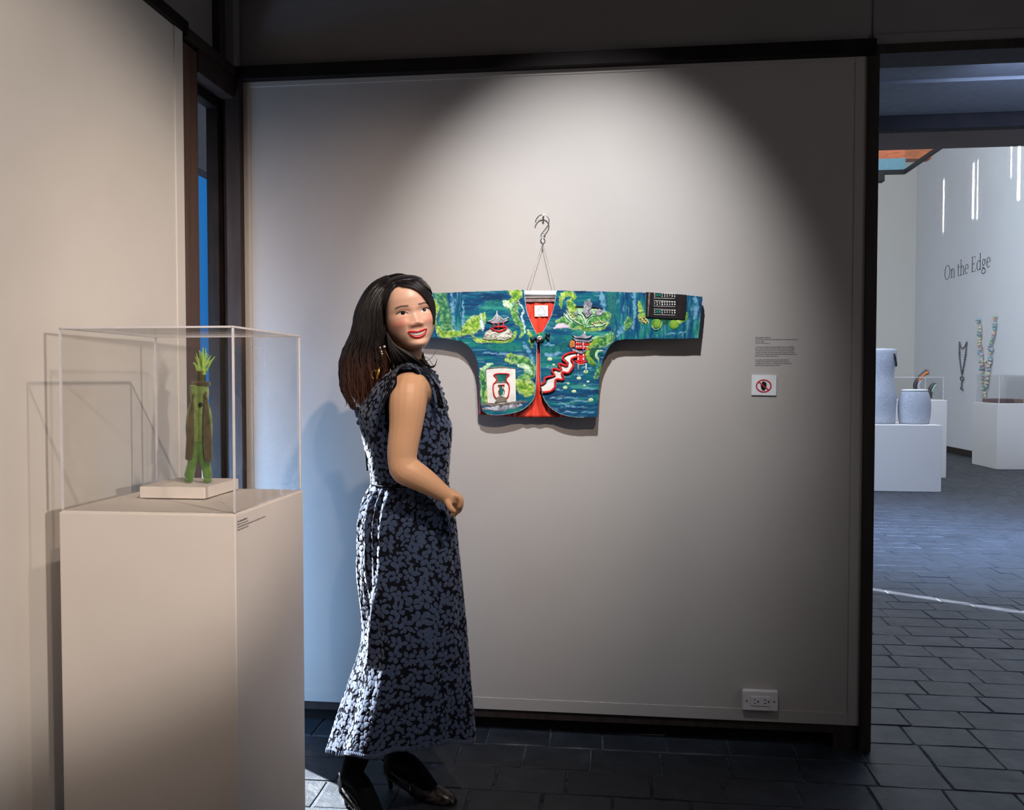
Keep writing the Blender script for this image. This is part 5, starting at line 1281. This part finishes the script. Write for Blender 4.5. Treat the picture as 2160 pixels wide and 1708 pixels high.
shoe_m.l(shoe_m.ramp(vo.outputs['Color'], [(.3, srgb(18, 18, 22)), (.75, srgb(74, 68, 66))]), shoe_m.b.inputs['Base Color']); shoe_m = shoe_m.m
FA = P(831, 1626, YC + .07); NEA = P(736, 1668, YC - .05)
for lab, ank, az, legp in (('far', FA, R(-17), [(858, 1440, .065, .053), (846, 1490, .07, .050), (836, 1560, .07, .043), (831, 1605, .07, .032), (831, 1628, .07, .031)]),
                     ('near', NEA, R(-38), [(814, 1440, -.04, .050), (800, 1490, -.04, .048), (766, 1560, -.05, .044), (741, 1630, -.05, .034), (736, 1668, -.05, .032)])):
    g = Geo()
    limb(legp, 14, 16)
    ank = ank.copy(); ank.z = max(ank.z, .10)
    heel, d = foot_geo(g, ank, az, .052)
    remeshed('tights', g, tg_m, Wn, .003, 4)
    s = thing_part = None
    side = Vector((-d.y, d.x, 0))
    # shoe: toe cap, sole, heel, back strap
    vs, fs = [], []; n_, m_ = 26, 15
    for i in range(n_):
        t = i / (n_ - 1); x = .100 + t * .142
        c = heel + d * x; w = .0375 * (1 - .12 * t) * math.sqrt(max(1 - max(0, (t - .45) / .57) ** 2.3, .0)) ; hgt = (.056 * (1 - t) + .030 * t) * math.sqrt(max(1 - (t * .99) ** 6, .02))
        for k in range(m_):
            a = math.pi * k / (m_ - 1); open_ = 1.0
            zc = .004 + max(0, (.052 * (1 - min(1, x / .15)) * .8))
            vs.append(c + side * (w * math.cos(a)) + Vector((0, 0, zc + hgt * math.sin(a) ** .8)))
    for i in range(n_ - 1):
        for k in range(m_ - 1): fs.append((i * m_ + k, i * m_ + k + 1, (i + 1) * m_ + k + 1, (i + 1) * m_ + k))
    sh = build('shoe', vs, fs, shoe_m, Wn, smooth=True); sh.modifiers.new('s', 'SOLIDIFY').thickness = .002; tag(sh, 'dark snakeskin slingback kitten heel')
    vs, fs = [], []; 
    for i in range(30):
        t = i / 29; x = -.012 + t * .254; zc = .0015 + .050 * (1 - min(1, max(0, x) / .150)) ** 1.25 * (1 if x > 0 else 1)
        w = np.interp(t, [0, .1, .3, .5, .7, .88, .96, 1], [.012, .024, .024, .026, .036, .030, .018, .003]); c = heel + d * x
        for q in ((-w, .0), (w, .0), (w, .006), (-w, .006)): vs.append(c + side * q[0] + Vector((0, 0, zc + q[1])))
    for i in range(29):
        for k in range(4): fs.append((i * 4 + k, i * 4 + (k + 1) % 4, (i + 1) * 4 + (k + 1) % 4, (i + 1) * 4 + k))
    fs += [(0, 1, 2, 3), (119, 118, 117, 116)]
    build('sole', vs, fs, MT['black'], sh)
    g = Geo(); g.tube([heel + d * .004 + Vector((0, 0, .052)), heel + d * .008 + Vector((0, 0, .03)), heel + d * .010 + Vector((0, 0, .004))], [.016, .0085, .0065], 12); g.out('heel', MT['black'], sh)
    g = Geo(); g.tube([heel + d * .12 + side * .036 + Vector((0, 0, .040)), heel + d * .04 + side * .033 + Vector((0, 0, .072)), heel - d * .030 + Vector((0, 0, .088)), heel + d * .04 - side * .033 + Vector((0, 0, .072)), heel + d * .12 - side * .036 + Vector((0, 0, .040))], .0035, 8); g.out('back_strap', shoe_m, sh)
# ---- earring
gold = M('brushed_gold', srgb(214, 160, 78), .25, metal=1.0); pearl = M('pearl', srgb(236, 230, 226), .2)
er = bpy.data.objects.new('earring', None); C.objects.link(er); ORIG[er.name] = W3(811, 735, -.125); er.parent = Wn; er.location = ORIG[er.name] - origin(Wn); tag(er, 'long gold drop earring with small pearls')
for (x, y) in ((811, 731), (802, 733), (805, 741), (806, 746)): build('pearl', *ball_geo(W3(x, y, -.13), .0024 if x != 811 else .0036, 10, 7), pearl, er, smooth=True)
for pts, r in (([(803, 735, -.13), (805, 745, -.13), (808, 757, -.13)], .0011), ([(812, 737, -.13), (818, 750, -.13), (825, 764, -.13)], .0009)):
    g = Geo(); g.tube([W3(*p) for p in pts], r, 6); g.out('drop_chain', gold, er)
g = Geo(); g.add(tube_geo([W3(800, 775, -.135), W3(799, 786, -.137), W3(797, 799, -.138)], [.0028, .0046, .0044], 10)); g.out('gold_plate', gold, er)
g = Geo(); g.tube([W3(785 + 6 + 7 * math.cos(a), 790 + 9 * math.sin(a), -.128) for a in np.linspace(1.8, 5.2, 10)], .0012, 6); g.out('gold_hoop', gold, er)

# ---- hair: a shell plus many locks
n = N('dark_hair'); n.b.inputs['Roughness'].default_value = .38; n.b.inputs['Specular IOR Level'].default_value = .45
vc = n.n('ShaderNodeVertexColor', layer_name='dye'); n.l(vc.outputs[0], n.b.inputs['Base Color']); n.b.inputs['Anisotropic'].default_value = .4; hair_m = n.m
hr = random.Random(9)
LOCK = Geo(); 
def lock(pts, r0, n=22, tip=.25, seg=5):
    sp = spline([tuple(p) for p in pts], n)
    rr = [r0 * (.6 + .4 * min(1, i / 3)) * (1 - (1 - tip) * max(0, (i / (n - 1) - .55) / .45) ** 1.5) for i in range(n)]
    LOCK.add(tube_geo([Vector(s) for s in sp], rr, seg))
OL = [(817, 581), (785, 598), (763, 628), (750, 665), (744, 705), (727, 740), (720, 775), (724, 815), (736, 842), (752, 866)]       # outer left silhouette
IR = [(836, 600), (824, 614), (816, 636), (811, 662), (811, 690), (816, 720), (822, 745), (822, 770), (806, 800), (782, 850)]      # edge beside the face
OLs, IRs = np.array(spline(OL, 40)), np.array(spline(IR, 40))
dep = np.interp(np.linspace(0, 1, 40), [0, .12, .3, .5, .8, 1], [.03, .085, .105, .105, .095, .07])
def hair_pt(a, k, amp=1.0, off=(0, 0)):
    """a: 0 = beside the face, pi = back outline, near side; k: 0..39 down the length"""
    k = min(max(k, 0), 39); i = int(k)
    s_ = .5 - .5 * math.cos(a)
    px = IRs[i][0] * (1 - s_) + OLs[i][0] * s_ + off[0]; py = IRs[i][1] * (1 - s_) + OLs[i][1] * s_ + off[1]
    sa = math.sin(a); dy = -math.copysign(abs(sa) ** .55, sa) * dep[i] * amp
    if sa > -.01:
        h_ = face_dy(px, py, .003 + .012 * (amp - .86) / .16)
        if h_ is not None: dy = min(dy, h_)
    return W3(px, py, dy)
for L_i in range(760):
    a = hr.uniform(.0, math.pi) if L_i % 4 else hr.uniform(math.pi, math.pi * 1.9)
    ph, ph2 = hr.uniform(0, 6.3), hr.uniform(0, 6.3); endk = hr.uniform(31, 39) if hr.random() < .8 else hr.uniform(20, 34); am = hr.uniform(.88, 1.03)
    pts = []; wv_ = hr.uniform(2.0, 7.5)
    for q in range(9):
        k = endk * q / 8; grow = (k / 39) ** 1.25
        pts.append(hair_pt(a + .10 * math.sin(ph + q * .8) * grow, k, am, (wv_ * math.sin(ph + k * .34) * grow * 1.5, 2 * math.sin(ph2 + q) * grow)))
    if L_i % 9 == 0 and endk > 34:
        sw = -hr.uniform(3, 9) if math.cos(a) < 0 else hr.uniform(0, 6)
        q = pts[-1]; pts.append(q + rt * sw * K - up * .006)
    lock(pts, hr.uniform(.0012, .0032), 24, .15)
# flyaways
for _ in range(80):
    a = hr.uniform(2.4, 3.4); ph = hr.uniform(0, 6.3); pts = [hair_pt(a, 38 * q / 8, 1.02, (-(q / 8) ** 2 * hr.uniform(0, 9) + 2 * math.sin(ph + q), 0)) for q in range(9)]; lock(pts, .0008, 20, .4, 4)
# right side of the parting: over the forehead, hugging the far cheek
RO = [(818, 582), (842, 577), (870, 585), (891, 600), (908, 618), (917, 641), (919, 664), (917, 684)]
RI = [(832, 595), (846, 602), (866, 605), (885, 614), (899, 630), (908, 646), (913, 664), (914, 684)]
ROs, RIs = np.array(spline(RO, 30)), np.array(spline(RI, 30))
for _ in range(240):
    s_ = hr.random(); ph = hr.uniform(0, 6); pts = []
    dn = hr.uniform(-1, 1)
    for q in range(8):
        k = int(29 * q / 7); px = RIs[k][0] * (1 - s_) + ROs[k][0] * s_; py = RIs[k][1] * (1 - s_) + ROs[k][1] * s_
        dy = np.interp(q, [0, 2, 4, 7], [-.05, -.065, -.04, .05]) + s_ * np.interp(q, [0, 2, 4, 7], [.05, .06, .05, .03]) + .006 * dn
        h_ = face_dy(px, py, .002 + .008 * abs(dn))
        if h_ is not None: dy = h_
        else: dy = -.03 + .03 * s_
        pts.append(W3(px, py, dy))
    lock(pts, hr.uniform(.0014, .0026), 18)
# crown, both sides of the parting backwards
for _ in range(220):
    t = hr.random(); pts = []
    for q in range(7):
        u = q / 6; k = 2 + int(u * 22)
        a0 = math.pi * (1.0 + t * .9); pts.append(hair_pt(a0, k * u ** .3, 1.0))
    lock(pts, hr.uniform(.002, .0035), 16)
# lower far side and flipped ends at the right of the neck
for _ in range(90):
    s_ = hr.random(); pts = [W3(850 + 30 * s_, 690, .05), W3(848 + 36 * s_, 725, .05), W3(850 + 42 * s_ + hr.uniform(-3, 3), 750, .03), W3(855 + 45 * s_, 765 + hr.uniform(-4, 4), .01), W3(868 + 40 * s_, 772 + hr.uniform(-4, 5), -.02)]
    lock(pts, hr.uniform(.0016, .0028), 14)
for _ in range(260):
    s_ = hr.random(); e = hr.uniform(-3, 3); q_ = hr.uniform(-.012, .012)
    pts = [W3(816, 700, -.085 + q_), W3(819 + 12 * s_, 725, -.085 + q_), W3(824 + 38 * s_, 746 + e, -.082 + q_), W3(828 + 54 * s_, 760 + e, -.075 + q_), W3(834 + 60 * s_, 774 + e, -.06 + q_)]
    lock(pts, hr.uniform(.0018, .0032), 14)
for _ in range(26):
    e = hr.uniform(-3, 3); pts = [W3(884, 758 + e, .0), W3(897, 768 + e, -.01), W3(909, 774 + e * .6, -.01), W3(918, 770 + e * .3, -.01), W3(922, 757 + e * .2, -.01)]; lock(pts, hr.uniform(.0008, .0018), 16, .2)
for pts in ([(892, 760), (902, 760), (914, 750), (921, 738)], [(895, 764), (905, 775), (912, 788), (924, 789)], [(890, 755), (900, 764), (905, 780), (918, 791)], [(893, 752), (903, 756), (912, 768), (916, 776)]): lock([W3(x, y, -.01) for x, y in pts], .0008, 14, .3)
# solid shell below the locks
vs, fs = [], []; m_ = 28
for k in range(40):
    for i in range(m_):
        a = 2 * math.pi * i / m_; p = hair_pt(a, k, .90, (0, 0)); cc_ = (hair_pt(0, k) + hair_pt(math.pi, k)) / 2; sc2 = .93 if k < 34 else .93 - .09 * (k - 33); vs.append(cc_ + (p - cc_) * sc2)
for k in range(39):
    for i in range(m_): fs.append((k * m_ + i, k * m_ + (i + 1) % m_, (k + 1) * m_ + (i + 1) % m_, (k + 1) * m_ + i))
LOCK.add((vs, fs))
# skull cap following the head, open at the face
vs, fs, keep = [], [], []
na2 = 90; zc = np.linspace(3, 22, 60)
for z in zc:
    for i in range(na2):
        a = 2 * math.pi * i / na2; w, f_, b_ = np.interp(z, hz, hw) + .55, np.interp(z, hz, hf) + .45, np.interp(z, hz, hb) + .6
        if z > 20: f_ += .4; w += .3
        x = w * math.copysign(abs(math.sin(a)) ** ex_, math.sin(a)); y = -f_ * abs(math.cos(a)) ** ex_ if math.cos(a) > 0 else b_ * abs(math.cos(a)) ** .95
        vs.append(H3(x, y, z + .35)); 
        hairline = 18.6 - .05 * (x + .8) ** 2
        face = (y < 2.5) and z < hairline
        keep.append(not (face or (y < 2.5 and z < hairline and z < 8)))
for j in range(len(zc) - 1):
    for i in range(na2):
        q = (j * na2 + i, j * na2 + (i + 1) % na2, (j + 1) * na2 + (i + 1) % na2, (j + 1) * na2 + i)
        if all(keep[t] for t in q): fs.append(q)
fs.append(tuple((len(zc) - 1) * na2 + i for i in range(na2)))
LOCK.add((vs, fs))
me = bpy.data.meshes.new('hair'); me.from_pydata([tuple(v) for v in LOCK.v], [], LOCK.f); me.update()
co = np.array([tuple(v) for v in LOCK.v]); zt, zb = W3(750, 735).z, W3(750, 850).z
t = np.clip((zt - co[:, 2] + .02 * np.sin(co[:, 0] * 300)) / (zt - zb), 0, 1)[:, None] * (co[:, 0:1] < W3(840, 700).x)
cl = np.array(srgb(20, 15, 15)[:3]) * (1 - t) + np.array(srgb(100, 62, 48)[:3]) * t
at = me.color_attributes.new('dye', 'FLOAT_COLOR', 'POINT'); at.data.foreach_set('color', np.concatenate([cl, np.ones((len(cl), 1))], 1).astype(np.float32).ravel())
link_mesh('hair', me, hair_m, Wn, None, True)
